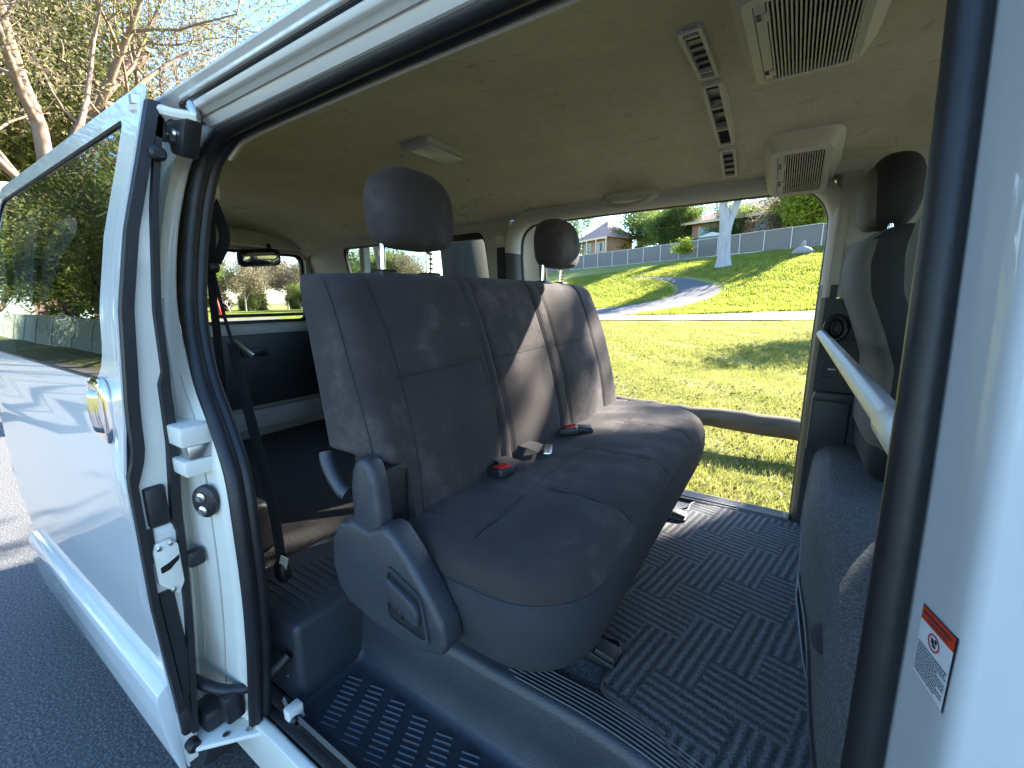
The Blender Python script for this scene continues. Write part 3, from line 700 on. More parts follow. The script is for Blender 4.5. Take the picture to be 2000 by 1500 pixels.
# air vents with slats
def frame_mtx(y0, y1, drop):
    za, zb = ceil_s(y0) - drop, ceil_s(y1) - drop; a = math.atan2(zb - za, y1 - y0)
    return Matrix.Translation((0, (y0 + y1) / 2, (za + zb) / 2)) @ Matrix.Rotation(a, 4, 'X'), math.hypot(y1 - y0, zb - za)
def roof_vent(x0, x1, y0, y1, drop, nslat, flare):
    mt, L = frame_mtx(y0, y1, drop); h = L / 2
    o = thing_part('roof_vent', van)
    bm = bmesh.new()
    # moulded surround: a tapering skirt that widens up to the roof
    lo = rrect(x0, x1, -h, h, .018, 4, 3); hi = rrect(x0 - flare, x1 + flare, -h - flare, h + flare, .03, 4, 3); inn = rrect(x0 + .014, x1 - .014, -h + .016, h - .016, .01, 4, 3); n_ = len(lo)
    rows = [[(p[0], p[1], drop * .9 + .02) for p in hi], [(p[0], p[1], .008) for p in rrect(x0 - .006, x1 + .006, -h - .006, h + .006, .02, 4, 3)], [(p[0], p[1], 0) for p in lo], [(p[0], p[1], 0) for p in inn], [(p[0], p[1], .03) for p in inn]]
    V = [[bm.verts.new(mt @ Vector(p)) for p in r_] for r_ in rows]
    for a, b in zip(V, V[1:]):
        for i in range(n_): bm.faces.new((a[i], a[(i + 1) % n_], b[(i + 1) % n_], b[i]))
    me = bpy.data.meshes.new('roof_vent'); bmesh.ops.recalc_face_normals(bm, faces=bm.faces); bm.to_mesh(me); bm.free()
    me.materials.append(MATS['beige_trim']); me.polygons.foreach_set('use_smooth', [True] * len(me.polygons)); me.set_sharp_from_angle(angle=R(35)); o.data = me
    box('duct', x0 + .012, x1 - .012, -h + .012, h - .012, .022, .03, 'hole', o, 0, mtx=mt)
    sx0, sx1 = x0 + .034, x1 - .016
    for i in range(nslat):
        x = sx0 + (sx1 - sx0) * i / (nslat - 1)
        box('slat', x - .0013, x + .0013, -h + .017, h - .017, .0, .012, 'beige_trim', o, .0006, 1, mtx=mt)
    for k in range(1, 5):
        y = -h + (2 * h) * k / 5
        box('cross_rib', sx0, sx1, y - .001, y + .001, .012, .018, 'dark_trim', o, 0, mtx=mt)
    box('control_plate', x0 + .015, x0 + .031, -h + .017, h - .017, .001, .008, 'beige_trim', o, .001, mtx=mt)
    for k, yy in ((0, -h + .06), (1, h - .06)):
        box('slider', x0 + .026, x0 + .036, yy - .012, yy + .012, -.003, .006, 'beige_trim', o, .002, mtx=mt)
        for q in range(3): box('slider_mark', x0 + .017, x0 + .024, yy + q * .008 - .009, yy + q * .008 - .007, -.0006, .002, 'ink', o, 0, mtx=mt)
def thing_part(name, parent):
    me = bpy.data.meshes.new(name); o = link(name, me, parent); return o
roof_vent(-.108, .062, .44, .800, .040, 21, .032)
roof_vent(-.088, .052, 1.125, 1.30, .045, 17, .030)
# row of small air louvres along the roof
def louvre(y0, y1, cells, xc=-.205, hw=.021):
    mt, L = frame_mtx(y0, y1, .008); h = L / 2; o = thing_part('air_louvre', van); bm = bmesh.new()
    outer = rrect(xc - hw, xc + hw, -h, h, .004, 3, 2); rows = [[(p[0], p[1], .02) for p in rrect(xc - hw - .006, xc + hw + .006, -h - .006, h + .006, .006, 3, 2)], [(p[0], p[1], 0) for p in outer]]
    inn = rrect(xc - hw + .007, xc + hw - .007, -h + .007, h - .007, .003, 3, 2); rows += [[(p[0], p[1], 0) for p in inn], [(p[0], p[1], .03) for p in inn]]
    V = [[bm.verts.new(mt @ Vector(p)) for p in r_] for r_ in rows]; n_ = len(outer)
    for a, b in zip(V, V[1:]):
        for i in range(n_): bm.faces.new((a[i], a[(i + 1) % n_], b[(i + 1) % n_], b[i]))
    me = bpy.data.meshes.new('air_louvre'); bmesh.ops.recalc_face_normals(bm, faces=bm.faces); bm.to_mesh(me); bm.free()
    me.materials.append(MATS['beige_trim']); me.polygons.foreach_set('use_smooth', [True] * len(me.polygons)); me.set_sharp_from_angle(angle=R(30)); o.data = me
    box('duct', xc - hw + .005, xc + hw - .005, -h + .005, h - .005, .022, .028, 'hole', o, 0, mtx=mt)
    for c0, c1, kind in cells:
        a, b = -h + 2 * h * c0, -h + 2 * h * c1
        box('divider', xc - hw + .006, xc + hw - .006, b - .002, b + .002, .001, .012, 'beige_trim', o, 0, mtx=mt)
        if kind == 'flap':
            for q in (0.3, .75): box('flap', xc - hw + .008, xc + hw - .008, -.012, .012, -.001, .001, 'dark_trim', o, 0, mtx=mt @ Matrix.Translation((0, a + (b - a) * q, .012)) @ Matrix.Rotation(R(38), 4, 'X'))
        else:
            for q in range(5): yy = a + (b - a) * (q + .5) / 5; box('fin', xc - hw + .008, xc + hw - .008, yy - .001, yy + .001, .004, .016, 'dark_trim', o, 0, mtx=mt)
louvre(.565, .785, [(.0, .12, 'flap'), (.12, .85, 'fin'), (.85, .97, 'flap')])
louvre(.815, 1.12, [(0, .34, 'flap'), (.34, .7, 'flap'), (.7, .98, 'fin')])
louvre(1.14, 1.255, [(0, .98, 'fin')])
# grab handle above the far door
gy = 1.275; gz = ceil_s(gy)
gb = blob('grab_handle', (-.535, gy + .004, gz - .006), .105, .030, .022, 'grey_trim', van, 3.2, 28, 14)
tube('grip', smooth_path([(-.615, gy - .012, gz - .012), (-.60, gy - .026, gz - .034), (-.57, gy - .032, gz - .042), (-.535, gy - .034, gz - .044), (-.50, gy - .032, gz - .042), (-.47, gy - .026, gz - .034), (-.455, gy - .012, gz - .012)], 4), .0095, 'grey_trim', gb, 10)

# --- far side wall with the open far door
fo = rrect(-2.75, -1.085, .66, 1.815, .02, 5, 8); fi = rrect(-2.30, -1.235, 1.335, 1.755, .045, 5, 8)
ring('far_wall_trim', fo, fi, far(.03), (0, -.014, 0), 'grey_trim', van, 3)
ring('far_quarter_panel', rrect(-2.83, -1.115, .4, 1.83, .02, 5, 8), rrect(-2.34, -1.215, 1.31, 1.775, .05, 5, 8), far(-.01), (0, -.02, 0), 'paint', van, 3)
pane('far_quarter_glass', rrect(-2.36, -1.2, 1.30, 1.785, .05), far(-.0), 'thin_glass', van)
ring('quarter_window_seal', rrect(-2.335, -1.22, 1.315, 1.772, .05, 5, 8), rrect(-2.29, -1.25, 1.345, 1.745, .045, 5, 8), far(.012), (0, -.016, 0), 'rubber', van)
box('window_bar', -2.215, -2.17, W - .09, W - .04, 1.33, 1.77, 'grey_trim', van, .01)
prism('lower_trim', [(W - .06, .66), (W - .03, .66), (W - .03, 1.31), (W - .075, 1.31), (W - .085, 1.29)], 0, -2.7, -1.16, 'dark_trim', van, .006)
# far front pillar trims
fp = [(.072, .60), (.42, .60), (.42, 1.80), (.072, 1.80)]
def pillar_trim(name, x0, x1, z0, z1, off, m, xb=None):
    v, f = [], []; zs = lin(z0, z1, 12)
    for z in zs:
        i_ = W - ins(z)
        for x, o in ((x0 + .004, -.0), (x0, off * .35), (x0 + .003, off * .8), (x0 + .014, off), (x1, off), (x1, -.01)): v.append((x, i_ - o, z))
    for i in range(11):
        for j in range(5): f.append((i * 6 + j, i * 6 + j + 1, (i + 1) * 6 + j + 1, (i + 1) * 6 + j))
    f.append(tuple(range(6))); f.append(tuple(66 + j for j in range(6)))
    return mk(name, v, f, m, van, 40)
pillar_trim('pillar_trim_upper', .076, .40, 1.440, 1.88, .075, 'grey_trim')
pl = pillar_trim('pillar_trim_lower', .074, .40, .62, 1.438, .085, 'dark_trim')
# belt loop, latch plate and pocket on the lower pillar trim (x, z measured on its inner face)
PY = W - .088 - ins(1.345)
PY2 = W - .088 - ins(1.21)
tube('belt_guide', [(.125 + .026 * math.cos(a), PY - .006, 1.345 + .036 * math.sin(a)) for a in lin(0, 2 * math.pi, 25)], .009, 'black_plastic', pl, 8)
tube('belt_guide', [(.125 + .012 * math.cos(a), PY - .004, 1.345 + .020 * math.sin(a)) for a in lin(0, 2 * math.pi, 19)], .006, 'black_plastic', pl, 8)
ring('latch_plate', rrect(.097, .160, 1.175, 1.245, .008), rrect(.105, .152, 1.183, 1.237, .005), lambda a, b: (a, PY2 - .006, b), (0, .01, 0), 'dark_trim', pl)
box('latch_button', .120, .140, PY2 - .006, PY2 + .004, 1.208, 1.212, 'white_plastic', pl, .0005, 1)
prism('pocket', [(.088, .93), (.19, .93), (.19, 1.13), (.095, 1.13), (.088, 1.115)], 1, PY2 - .015, PY2 + .03, 'dark_trim', pl, .006)
prism('pocket_ledge', [(.086, 1.105), (.2, 1.105), (.2, 1.135), (.092, 1.135)], 1, PY2 - .024, PY2 + .01, 'dark_trim', pl, .006)
# upper side rail trims between headliner and seals
for s_, nm in ((0, 'near'), (1, 'far')):
    yy = (lambda y: y) if s_ == 0 else (lambda y: W - y)
    prism('roof_side_trim', [(yy(.128), 1.80), (yy(.162), 1.786), (yy(.178), 1.80), (yy(.19), 1.83), (yy(.12), 1.86)], 0, -2.6, 1.0, 'grey_trim', van, .002)

box('corner_filler', .052, .14, W - .21, W - .09, 1.79, 1.88, 'grey_trim', van, .006)
box('window_blind', -1.56, -1.245, W - .135, W - .112, 1.725, 1.752, 'black_plastic', van, .006)
fb_ = ribbon('seat_belt', smooth_path([(-1.150, W - .135, 1.70), (-1.152, W - .128, 1.55), (-1.155, W - .115, 1.40), (-1.158, W - .10, 1.30)], 5), .045, (1, 0, 0), 'belt', van)
blob('belt_anchor', (-1.150, W - .135, 1.715), .030, .014, .024, 'beige_trim', fb_, 2.6, 18, 12)
# --- rear end
RX = -2.66
def rear(off): return lambda y, z: (RX - off + .03 * max(0, z - 1.3), y, z)
ring('tailgate_trim', rrect(.05, W - .05, .62, 1.85, .10, 6, 8), rrect(.20, W - .165, 1.315, 1.735, (.03, .03, .05, .05), 6, 8), rear(0), (-.05, 0, 0), 'grey_trim', van, 2)
ring('rear_window_seal', rrect(.195, W - .155, 1.31, 1.74, (.03, .03, .05, .05), 6, 8), rrect(.225, W - .18, 1.335, 1.72, (.03, .03, .045, .045), 6, 8), rear(.03), (-.02, 0, 0), 'rubber', van)
pane('rear_glass', rrect(.15, W - .13, 1.28, 1.76, .04), rear(.045), 'clear_glass', van)
box('window_shelf', RX + .0, RX + .03, .12, W - .16, 1.255, 1.300, 'bed_board', van, .006)
box('tailgate_panel', RX - .01, RX + .025, .10, W - .12, .83, 1.255, 'dark_trim', van, .008)
box('tailgate_pull', RX + .02, RX + .045, .84, .99, 1.13, 1.175, 'black_plastic', van, .008)
box('rear_sill_board', RX - .0, RX + .06, .08, W - .08, .70, .81, 'bed_board', van, .006)
box('header_trim', RX - .01, RX + .05, .12, W - .1, 1.755, 1.84, 'grey_trim', van, .012)
ro = ring('tailgate_skin', rrect(-.02, W + .02, .45, 1.93, .12, 6, 6), rrect(.13, W - .11, 1.27, 1.77, .05, 6, 6), rear(.09), (-.02, 0, 0), 'paint', van, 2)
# rear cargo mirror on the glass and the wiper
mr = thing_part('rear_mirror', van)
mt = Matrix.Translation((RX + .09, .985, 1.690)) @ Matrix.Rotation(R(12), 4, 'Y') @ Matrix.Rotation(R(6), 4, 'X')
bm = bmesh.new(); bm_box(bm, -.035, .012, -.118, .118, -.05, .045, .030, 5, mt); me = bpy.data.meshes.new('rear_mirror'); bm.to_mesh(me); bm.free()
me.materials.append(MATS['black_plastic']); me.polygons.foreach_set('use_smooth', [True] * len(me.polygons)); mr.data = me
v, f = [], []
for i in range(13):
    for j in range(7):
        a, b = (i / 6 - 1), (j / 3 - 1); y = .100 * a; z = -.004 + .034 * b * math.sqrt(max(0, 1 - .35 * a * a))
        v.append(mt @ Vector((.019 - .006 * a * a - .006 * b * b, y, z)))
f = [(i * 7 + j, i * 7 + j + 1, (i + 1) * 7 + j + 1, (i + 1) * 7 + j) for i in range(12) for j in range(6)]
mk('mirror_face', v, f, 'mirror_glass', mr, 60)
tube('mirror_arm', [(RX + .02, 1.06, 1.78), (RX + .05, 1.06, 1.765), (RX + .075, 1.05, 1.74)], .012, 'black_plastic', mr, 8)
box('wiper', RX - .10, RX - .075, .80, 1.36, 1.352, 1.372, 'black_plastic', van, .004)

# --- floor, cargo, wheel housing, step well
box('cabin_floor', -2.64, .70, .325, W - .075, FLOOR - .05, FLOOR, 'carpet', van, .004)
box('cargo_mat', -2.60, -1.205, .06, W - .085, FLOOR + .002, FLOOR + .016, 'cargo_carpet', van, .004)
prism('wheel_housing', [(.03, .66), (.03, .80), (.05, .825), (.26, .83), (.285, .81), (.29, .66)], 0, -2.05, -1.32, 'black_plastic', van, .02, 3)
box('near_side_trim', -2.62, -1.16, .022, .055, .66, 1.30, 'dark_trim', van, .008)
# moulded step tray: raised corner box, floor flange, riser, tread
tr = thing_part('step_tray', van)
bm = bmesh.new()
TX0, TX1 = -.97, .30
# profile across y of the main length (from outer lip up to the cabin floor)
prof = [(.052, .505), (.058, .512), (.066, .505), (.074, .488), (.084, .482), (.235, .480), (.252, .484), (.263, .498), (.272, .56), (.280, .625), (.287, .642), (.298, .648), (.345, .650), (.362, .6485), (.366, .640)]
rows = []
for x in [-.91, -.895, -.888, -.88, -.865] + lin(-.84, .30, 40):
    r_ = []
    for y, z in prof:
        yy, zz, xx = y, z, x
        if x < -.88 and z < .53: zz = z + .02 * ((-.88 - x) / .03) ** 2
        if x > -.30 and y > .24:           # flange swings inwards round the front end
            k = (x + .30) / .45; yy = y - .10 * k * k * min(1, (y - .24) / .03)
        r_.append(bm.verts.new((xx, yy, zz)))
    rows.append(r_)
for a, b in zip(rows, rows[1:]):
    for i in range(len(a) - 1): bm.faces.new((a[i], a[i + 1], b[i + 1], b[i]))
bmesh.ops.recalc_face_normals(bm, faces=bm.faces); me = bpy.data.meshes.new('step_tray'); bm.to_mesh(me); bm.free()
me.materials.append(MATS['tray_plastic']); me.polygons.foreach_set('use_smooth', [True] * len(me.polygons)); me.set_sharp_from_angle(angle=R(40)); tr.data = me
# corner box over the wheel arch
bm = bmesh.new(); bm_box(bm, -1.20, -.897, .092, .42, .46, .693, .018, 4); cb = from_bm('tray_corner', bm, 'tray_plastic', tr)
bm = bmesh.new()
for k in range(9):
    y = .135 + k * .021; bm_box(bm, -1.14 + .006 * k, -.95, y, y + .009, .6915, .6955, .0015, 1)
tag(from_bm('corner_ribs', bm, 'tray_plastic', tr), kind='stuff')
for z_, y_ in ((.60, .044), (.535, .044)): blob('tray_clip', (-.955, y_ + .05, z_), .008, .006, .007, 'tray_plastic', tr, 2.5, 12, 8)
# tread: slanted groups of narrow raised ribs inside an outlined panel
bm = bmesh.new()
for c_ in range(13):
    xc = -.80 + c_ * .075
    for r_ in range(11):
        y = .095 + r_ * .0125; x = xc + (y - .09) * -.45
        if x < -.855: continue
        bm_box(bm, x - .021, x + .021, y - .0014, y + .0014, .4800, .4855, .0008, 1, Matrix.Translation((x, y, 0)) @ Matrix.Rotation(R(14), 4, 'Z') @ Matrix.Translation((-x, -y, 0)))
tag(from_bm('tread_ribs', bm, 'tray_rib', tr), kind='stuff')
bm = bmesh.new(); bm_box(bm, -.86, .30, .0865, .0885, .479, .4835, .0008, 1); from_bm('tread_border', bm, 'tray_plastic', tr)
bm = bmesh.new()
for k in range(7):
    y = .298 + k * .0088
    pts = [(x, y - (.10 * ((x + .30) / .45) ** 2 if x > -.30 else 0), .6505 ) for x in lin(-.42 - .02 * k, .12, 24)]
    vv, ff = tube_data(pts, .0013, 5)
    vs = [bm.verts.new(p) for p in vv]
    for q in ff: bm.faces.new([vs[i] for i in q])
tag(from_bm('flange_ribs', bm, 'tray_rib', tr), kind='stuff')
# far scuff plate
sp = prism('scuff_plate', [(W - .11, .640), (W - .11, .652), (W - .09, .656), (W - .02, .650), (W + .0, .632), (W + .0, .60)], 0, -1.0, .066, 'slate_plastic', van, .003)
for k in range(6): box('plate_rib', -.98, .05, W - .095 + k * .012, W - .091 + k * .012, .650, .6575 - k * .0009, 'slate_plastic', sp, 0)
# carpeted bulkhead under the front seats
def bulk(u, q):
    y = .02 + (W - .09) * u
    top = .955 + .02 * math.sin(y * 5) if y > .95 else .925 + .015 * math.sin(y * 9)
    pts = [(.098, .635), (.100, .72), (.104, .82), (.110, top - .06), (.120, top - .022), (.142, top - .004), (.18, top), (.8, top + .01)]
    t = q * (len(pts) - 1); i = min(int(t), len(pts) - 2); a, b = pts[i], pts[i + 1]; k = t - i
    return (a[0] + (b[0] - a[0]) * k + .004 * math.sin(y * 11) + (.035 * (1 - u) ** 3), y, a[1] + (b[1] - a[1]) * k)
bk = grid('carpet_riser', lin(0, 1, 60), lin(0, 1, 29), bulk, 'carpet', van)
tube('carpet_piping', [(.094 + .035 * (1 - (y - .02) / (W - .09)) ** 3 + .004 * math.sin(y * 11), y, .668 + (.02 * math.sin(y * 3))) for y in lin(.2, 1.0, 30)], .0035, 'slate_plastic', bk, 6)
blob('torn_fold', (.115, .56, .80), .022, .045, .012, 'skirt_fabric', bk, 2.2, 20, 10)
# --- near rear pillar inside: trim and belts
pt = []
for z in lin(.72, 1.80, 20):
    xo = interp([(.7, -.99), (1.0, -.95), (1.11, -.96), (1.2, -1.01), (1.29, -1.09), (1.40, -1.15), (1.62, -1.15), (1.73, -1.11), (1.80, -1.05)], z)
    pt.append([Vector((xo + dx, ins(z) + dy, z)) for dx, dy in ((-.01, .030), (-.03, .038), (-.07, .040), (-.13, .036), (-.15, .02))])
v = [p for r_ in pt for p in r_]
mk('pillar_trim_rear', v, [(i * 5 + j, i * 5 + j + 1, (i + 1) * 5 + j + 1, (i + 1) * 5 + j) for i in range(19) for j in range(4)], 'dark_trim', van, 40)
sb = ribbon('seat_belt', smooth_path([(-1.19, .165, 1.69), (-1.205, .165, 1.60), (-1.232, .165, 1.53), (-1.243, .165, 1.45), (-1.25, .165, 1.34), (-1.26, .165, 1.2)], 5), .020, (.75, .6, 0), 'belt', van)
blob('belt_anchor', (-1.185, .168, 1.705), .016, .018, .034, 'beige_trim', sb, 2.4, 18, 12)
ribbon('lower_strap', smooth_path([(-1.18, .165, 1.68), (-1.195, .19, 1.60), (-1.225, .175, 1.54)], 5), .026, (.75, .6, 0), 'belt', sb)
blob('belt_stop', (-1.228, .166, 1.528), .017, .016, .016, 'black_plastic', sb, 2.6, 16, 10)
ribbon('diagonal_strap', smooth_path([(-1.222, .166, 1.515), (-1.205, .166, 1.43), (-1.175, .166, 1.34)], 5), .008, (.75, .6, 0), 'belt', sb)
box('tongue', -.030, .030, -.003, .003, -.007, .007, 'steel', sb, .002, mtx=Matrix.Translation((-1.125, .166, 1.328)) @ Matrix.Rotation(R(30), 4, 'Z') @ Matrix.Rotation(R(38), 4, 'Y'))
ribbon('hanging_strap', smooth_path([(-1.175, .166, 1.34), (-1.16, .168, 1.24), (-1.115, .168, 1.06), (-1.075, .166, .90), (-1.065, .165, .76)], 5), .026, (.8, .55, 0), 'belt', sb)
blob('buckle', (-1.065, .165, .742), .022, .018, .030, 'black_plastic', sb, 3, 16, 10)
box('paper_tag', -.011, .011, -.001, .001, -.02, .02, 'tag_paper', sb, 0, mtx=Matrix.Translation((-1.045, .16, .775)) @ Matrix.Rotation(R(25), 4, 'Y') @ Matrix.Rotation(R(20), 4, 'Z'))

# --- sliding doors, both slid back along the outside
DOUT = [(.40, -.098), (.45, -.110), (.6, -.112), (.845, -.121), (1.02, -.1195), (1.105, -.1195), (1.130, -.1180), (1.150, -.1085), (1.18, -.106), (1.214, -.105), (1.26, -.102), (1.30, -.098), (1.43, -.086), (1.57, -.059), (1.70, -.023), (1.84, .014)]
DIN = [(.40, -.085), (.54, -.078), (.783, -.056), (1.016, -.043), (1.167, -.029), (1.43, -.022), (1.62, .0), (1.774, .028), (1.82, .035)]
def dout(z): return interp(DOUT, z)
def din(z): return interp(DIN, z)
DX0, DX1 = -2.37, -1.02
def sliding_door(side):
    Y = (lambda y: y) if side == 0 else (lambda y: W - y)
    s = 1 if side == 0 else -1
    DX0 = -2.37 if side == 0 else -2.18
    KZ = [(.45, .85), (.62, .86), (.8, .925), (1.1, .925), (1.22, 1.0)]
    def kx(x, z): return DX1 + (x - DX1) * (interp(KZ, z) if side == 0 else 1)
    def surf(off): return lambda x, z: (kx(x, z), Y(dout(z) + off), z)
    zo = rrect(DX0, DX1, .42, 1.836, (.03, .02, .025, .05), 5, 14); zi = rrect(DX0 + .045, DX1 - .092, 1.288, 1.788, (.08, .075, .02, .06), 5, 14)
    d = ring('sliding_door', zo, zi, surf(0), (0, s * .004, 0), 'paint', van, 22, 28)
    pane('glass', rrect(DX0 + .03, DX1 - .07, 1.27, 1.80, .05, 5, 10), surf(.006), 'thin_glass' if side else 'tint_glass', d)
    ring('glass_seal', rrect(DX0 + .038, DX1 - .085, 1.281, 1.795, (.08, .075, .02, .06), 5, 14), rrect(DX0 + .049, DX1 - .096, 1.292, 1.784, (.08, .075, .02, .06), 5, 14), surf(.003), (0, s * .01, 0), 'rubber', d)
    # skirt along the foot of the door
    prism('side_skirt', [(Y(-.112), .655), (Y(-.122), .652), (Y(-.134), .640), (Y(-.137), .622), (Y(-.135), .56), (Y(-.127), .48), (Y(-.118), .43), (Y(-.108), .43)], 0, kx(DX0, .6) + .01, DX1, 'paint', d, .003)
    # inner panel and front edge
    ring('inner_panel', rrect(DX0 + .02, DX1 - .004, .46, 1.80, .03, 5, 10), rrect(DX0 + .06, DX1 - .11, 1.30, 1.77, .05, 5, 10), lambda x, z: (kx(x, z), Y(din(z)), z), (0, -s * .012, 0), 'jamb_paint', d, 6)
    zs = lin(.44, 1.825, 60)
    def vstrip(name, a, b, z0, z1, x, m, th=.012):
        v, f = [], []; zz = [z for z in zs if z0 <= z <= z1]
        for z in zz:
            ya, yb = a(z), b(z)
            for y, xx in ((ya, x - th), (ya + (yb - ya) * .12, x), (ya + (yb - ya) * .88, x), (yb, x - th)): v.append((xx, Y(y), z))
        n_ = len(zz)
        for i in range(n_ - 1):
            for j in range(3): f.append((i * 4 + j, i * 4 + j + 1, (i + 1) * 4 + j + 1, (i + 1) * 4 + j))
        f.append((0, 1, 2, 3)); f.append(tuple((n_ - 1) * 4 + j for j in range(4)))
        return mk(name, v, f, m, d, 40)
    full = lambda t: (lambda z: dout(z) + (din(z) - dout(z)) * t)
    vstrip('edge_plate', lambda z: dout(z) + .001, din, .43, 1.81, DX1 - .001, 'jamb_paint', .02)
    vstrip('edge_seal', lambda z: dout(z) + .002, lambda z: dout(z) + (.026 if z > 1.1 else .018), .56, 1.805, DX1 + .012, 'rubber', .016)
    vstrip('inner_edge_seal', lambda z: din(z) - (.012 if z > 1.3 else .020 if z > .98 else .012), lambda z: din(z) + .002, .50, 1.79, DX1 + .010, 'rubber', .014)
    vstrip('edge_pad', lambda z: dout(z) + .016, lambda z: dout(z) + (.046 if z > .62 else .028), .56, .875, DX1 + .006, 'black_plastic', .008)
    vstrip('edge_pad', lambda z: dout(z) + .016, lambda z: dout(z) + .028, .93, 1.01, DX1 + .006, 'black_plastic', .008)
    lb = box('contact_box', DX1 - .01, DX1 + .014, Y(dout(1.05) + .022) if side == 0 else Y(dout(1.05) + .056), Y(dout(1.05) + .056) if side == 0 else Y(dout(1.05) + .022), 1.005, 1.088, 'black_plastic', d, .006, 3)
    ya, yb = sorted((Y(dout(.92) + .020), Y(dout(.92) + .062)))
    lt = prism('latch', [(ya, .885), (yb - .012, .845), (yb, .87), (yb, .955), (yb - .012, .972), (ya + .006, .972), (ya, .955)], 0, DX1 - .008, DX1 + .011, 'jamb_paint', d, .003)
    yc = (ya + yb) / 2
    prism('latch_slot', [(ya + .006, .905), (yc, .907), (yb - .002, .922), (yb - .001, .934), (yc, .924), (ya + .006, .920)], 0, DX1, DX1 + .0125, 'hole', lt, .003)
    for yy, zz in ((ya + .010, .960), (yb - .012, .963), (yb - .020, .862)): lathe('screw', [(.0055, 0), (.0055, .003), (.003, .004)], 'steel', lt, 10, Matrix.Translation((DX1 + .010, yy, zz)) @ Matrix.Rotation(R(90), 4, 'Y'))
    lathe('buffer', [(.014, 0), (.014, .016), (.009, .022)], 'rubber', d, 16, Matrix.Translation((DX1 + .002, Y(dout(1.70) + .032), 1.71)) @ Matrix.Rotation(R(90), 4, 'Y'))
    prism('corner_pad', [(Y(dout(1.75) + .016), 1.74), (Y(dout(1.75) + .040), 1.735), (Y(dout(1.77) + .036), 1.775), (Y(dout(1.79) + .014), 1.80)], 0, DX1, DX1 + .01, 'rubber', d, .003)
    box('roller_block', DX1 - .03, DX1 + .012, *sorted((Y(dout(.55) + .004), Y(dout(.55) + .028))), .515, .585, 'black_plastic', d, .009, 3)
    lathe('buffer', [(.013, 0), (.013, .02), (.010, .024)], 'rubber', d, 14, Matrix.Translation((DX1 + .0, Y(dout(.48) + .016), .487)) @ Matrix.Rotation(R(90), 4, 'Y'))
    if side == 0:
        box('label_plate', DX1 + .001, DX1 + .0016, dout(.98) + .03, dout(.98) + .06, .985, 1.0, 'sticker_white', d, 0)
        # chrome handle: a bowl plate with a ribbed pull across it
        hx = -1.128
        pl = blob('handle_plate', (hx, -.106, 1.232), .050, .011, .066, 'chrome', d, 3.6, 36, 24)
        def pull(u, q):
            a = u * math.pi; z = 1.192 + .082 * q
            rib = .0016 * math.cos(u * 44)
            return (hx - .030 + .062 * u, -.1125 - (.0085 + rib) * math.sin(a) ** .5 - .003 * math.sin(math.pi * q), z)
        g = grid('handle_pull', lin(.02, .98, 70), lin(0, 1, 8), pull, 'chrome', d, 70)
        gs = g.modifiers.new('t', 'SOLIDIFY'); gs.thickness = .003
    return d
sliding_door(0)
fd = sliding_door(1)

# --- front of the cabin: cab walls, screen, dash, wheels
for s_ in (0, 1):
    sf = near(-.02) if s_ == 0 else far(-.02)
    ring('cab_door', rrect(.13, 1.25, .4, 1.82, .06), rrect(.22, 1.18, 1.12, 1.74, .08), sf, (0, .03 if s_ == 0 else -.03, 0), 'paint', van, 4)
    ring('cab_window_seal', rrect(.215, 1.185, 1.115, 1.745, .08), rrect(.235, 1.165, 1.135, 1.725, .07), near(.012) if s_ == 0 else far(.012), (0, .006 if s_ == 0 else -.006, 0), 'rubber', van)
    pane('cab_window', rrect(.2, 1.2, 1.1, 1.76, .08), near(.0) if s_ == 0 else far(.0), 'clear_glass', van)
prism('dashboard', [(1.25, .45), (1.62, .45), (1.62, 1.05), (1.50, 1.12), (1.18, 1.10), (1.12, 1.0)], 1, .02, W - .02, 'dark_trim', van, .02)
prism('nose', [(1.50, .35), (1.78, .35), (1.78, .85), (1.64, 1.14), (1.5, 1.14)], 1, -.02, W + .02, 'paint', van, .04, 3)
mk('windscreen', [(1.62, .05, 1.13), (1.62, W - .05, 1.13), (1.22, W - .16, 1.90), (1.22, .16, 1.90)], [(0, 1, 2, 3)], 'clear_glass', van, None)
for y in (.0, W): tube('windscreen_post', [(1.64, y + (.02 if y == 0 else -.02), 1.12), (1.22, y + (.14 if y == 0 else -.14), 1.90)], .035, 'paint', van, 8)
box('underbody', -2.8, 1.7, .10, W - .10, .26, .44, 'black_plastic', van, .02)
box('rear_bumper', -2.98, -2.80, -.02, W + .02, .36, .60, 'white_plastic', van, .03, 3)
def wheel(x, y, s):
    mt = Matrix.Translation((x, y, .335)) @ Matrix.Rotation(R(90), 4, 'X')
    t = lathe('wheel', [(.20, -.095), (.28, -.10), (.325, -.085), (.336, -.06), (.336, .06), (.325, .085), (.28, .10), (.20, .095)], 'tyre', van, 40, mt)
    lathe('rim', [(.05, .06 * s), (.10, .075 * s), (.19, .07 * s), (.205, .092 * s), (.21, .08 * s)], 'rim', t, 32, mt)
for x in (-1.55, 1.02):
    wheel(x, .08, 1); wheel(x, W - .08, -1)

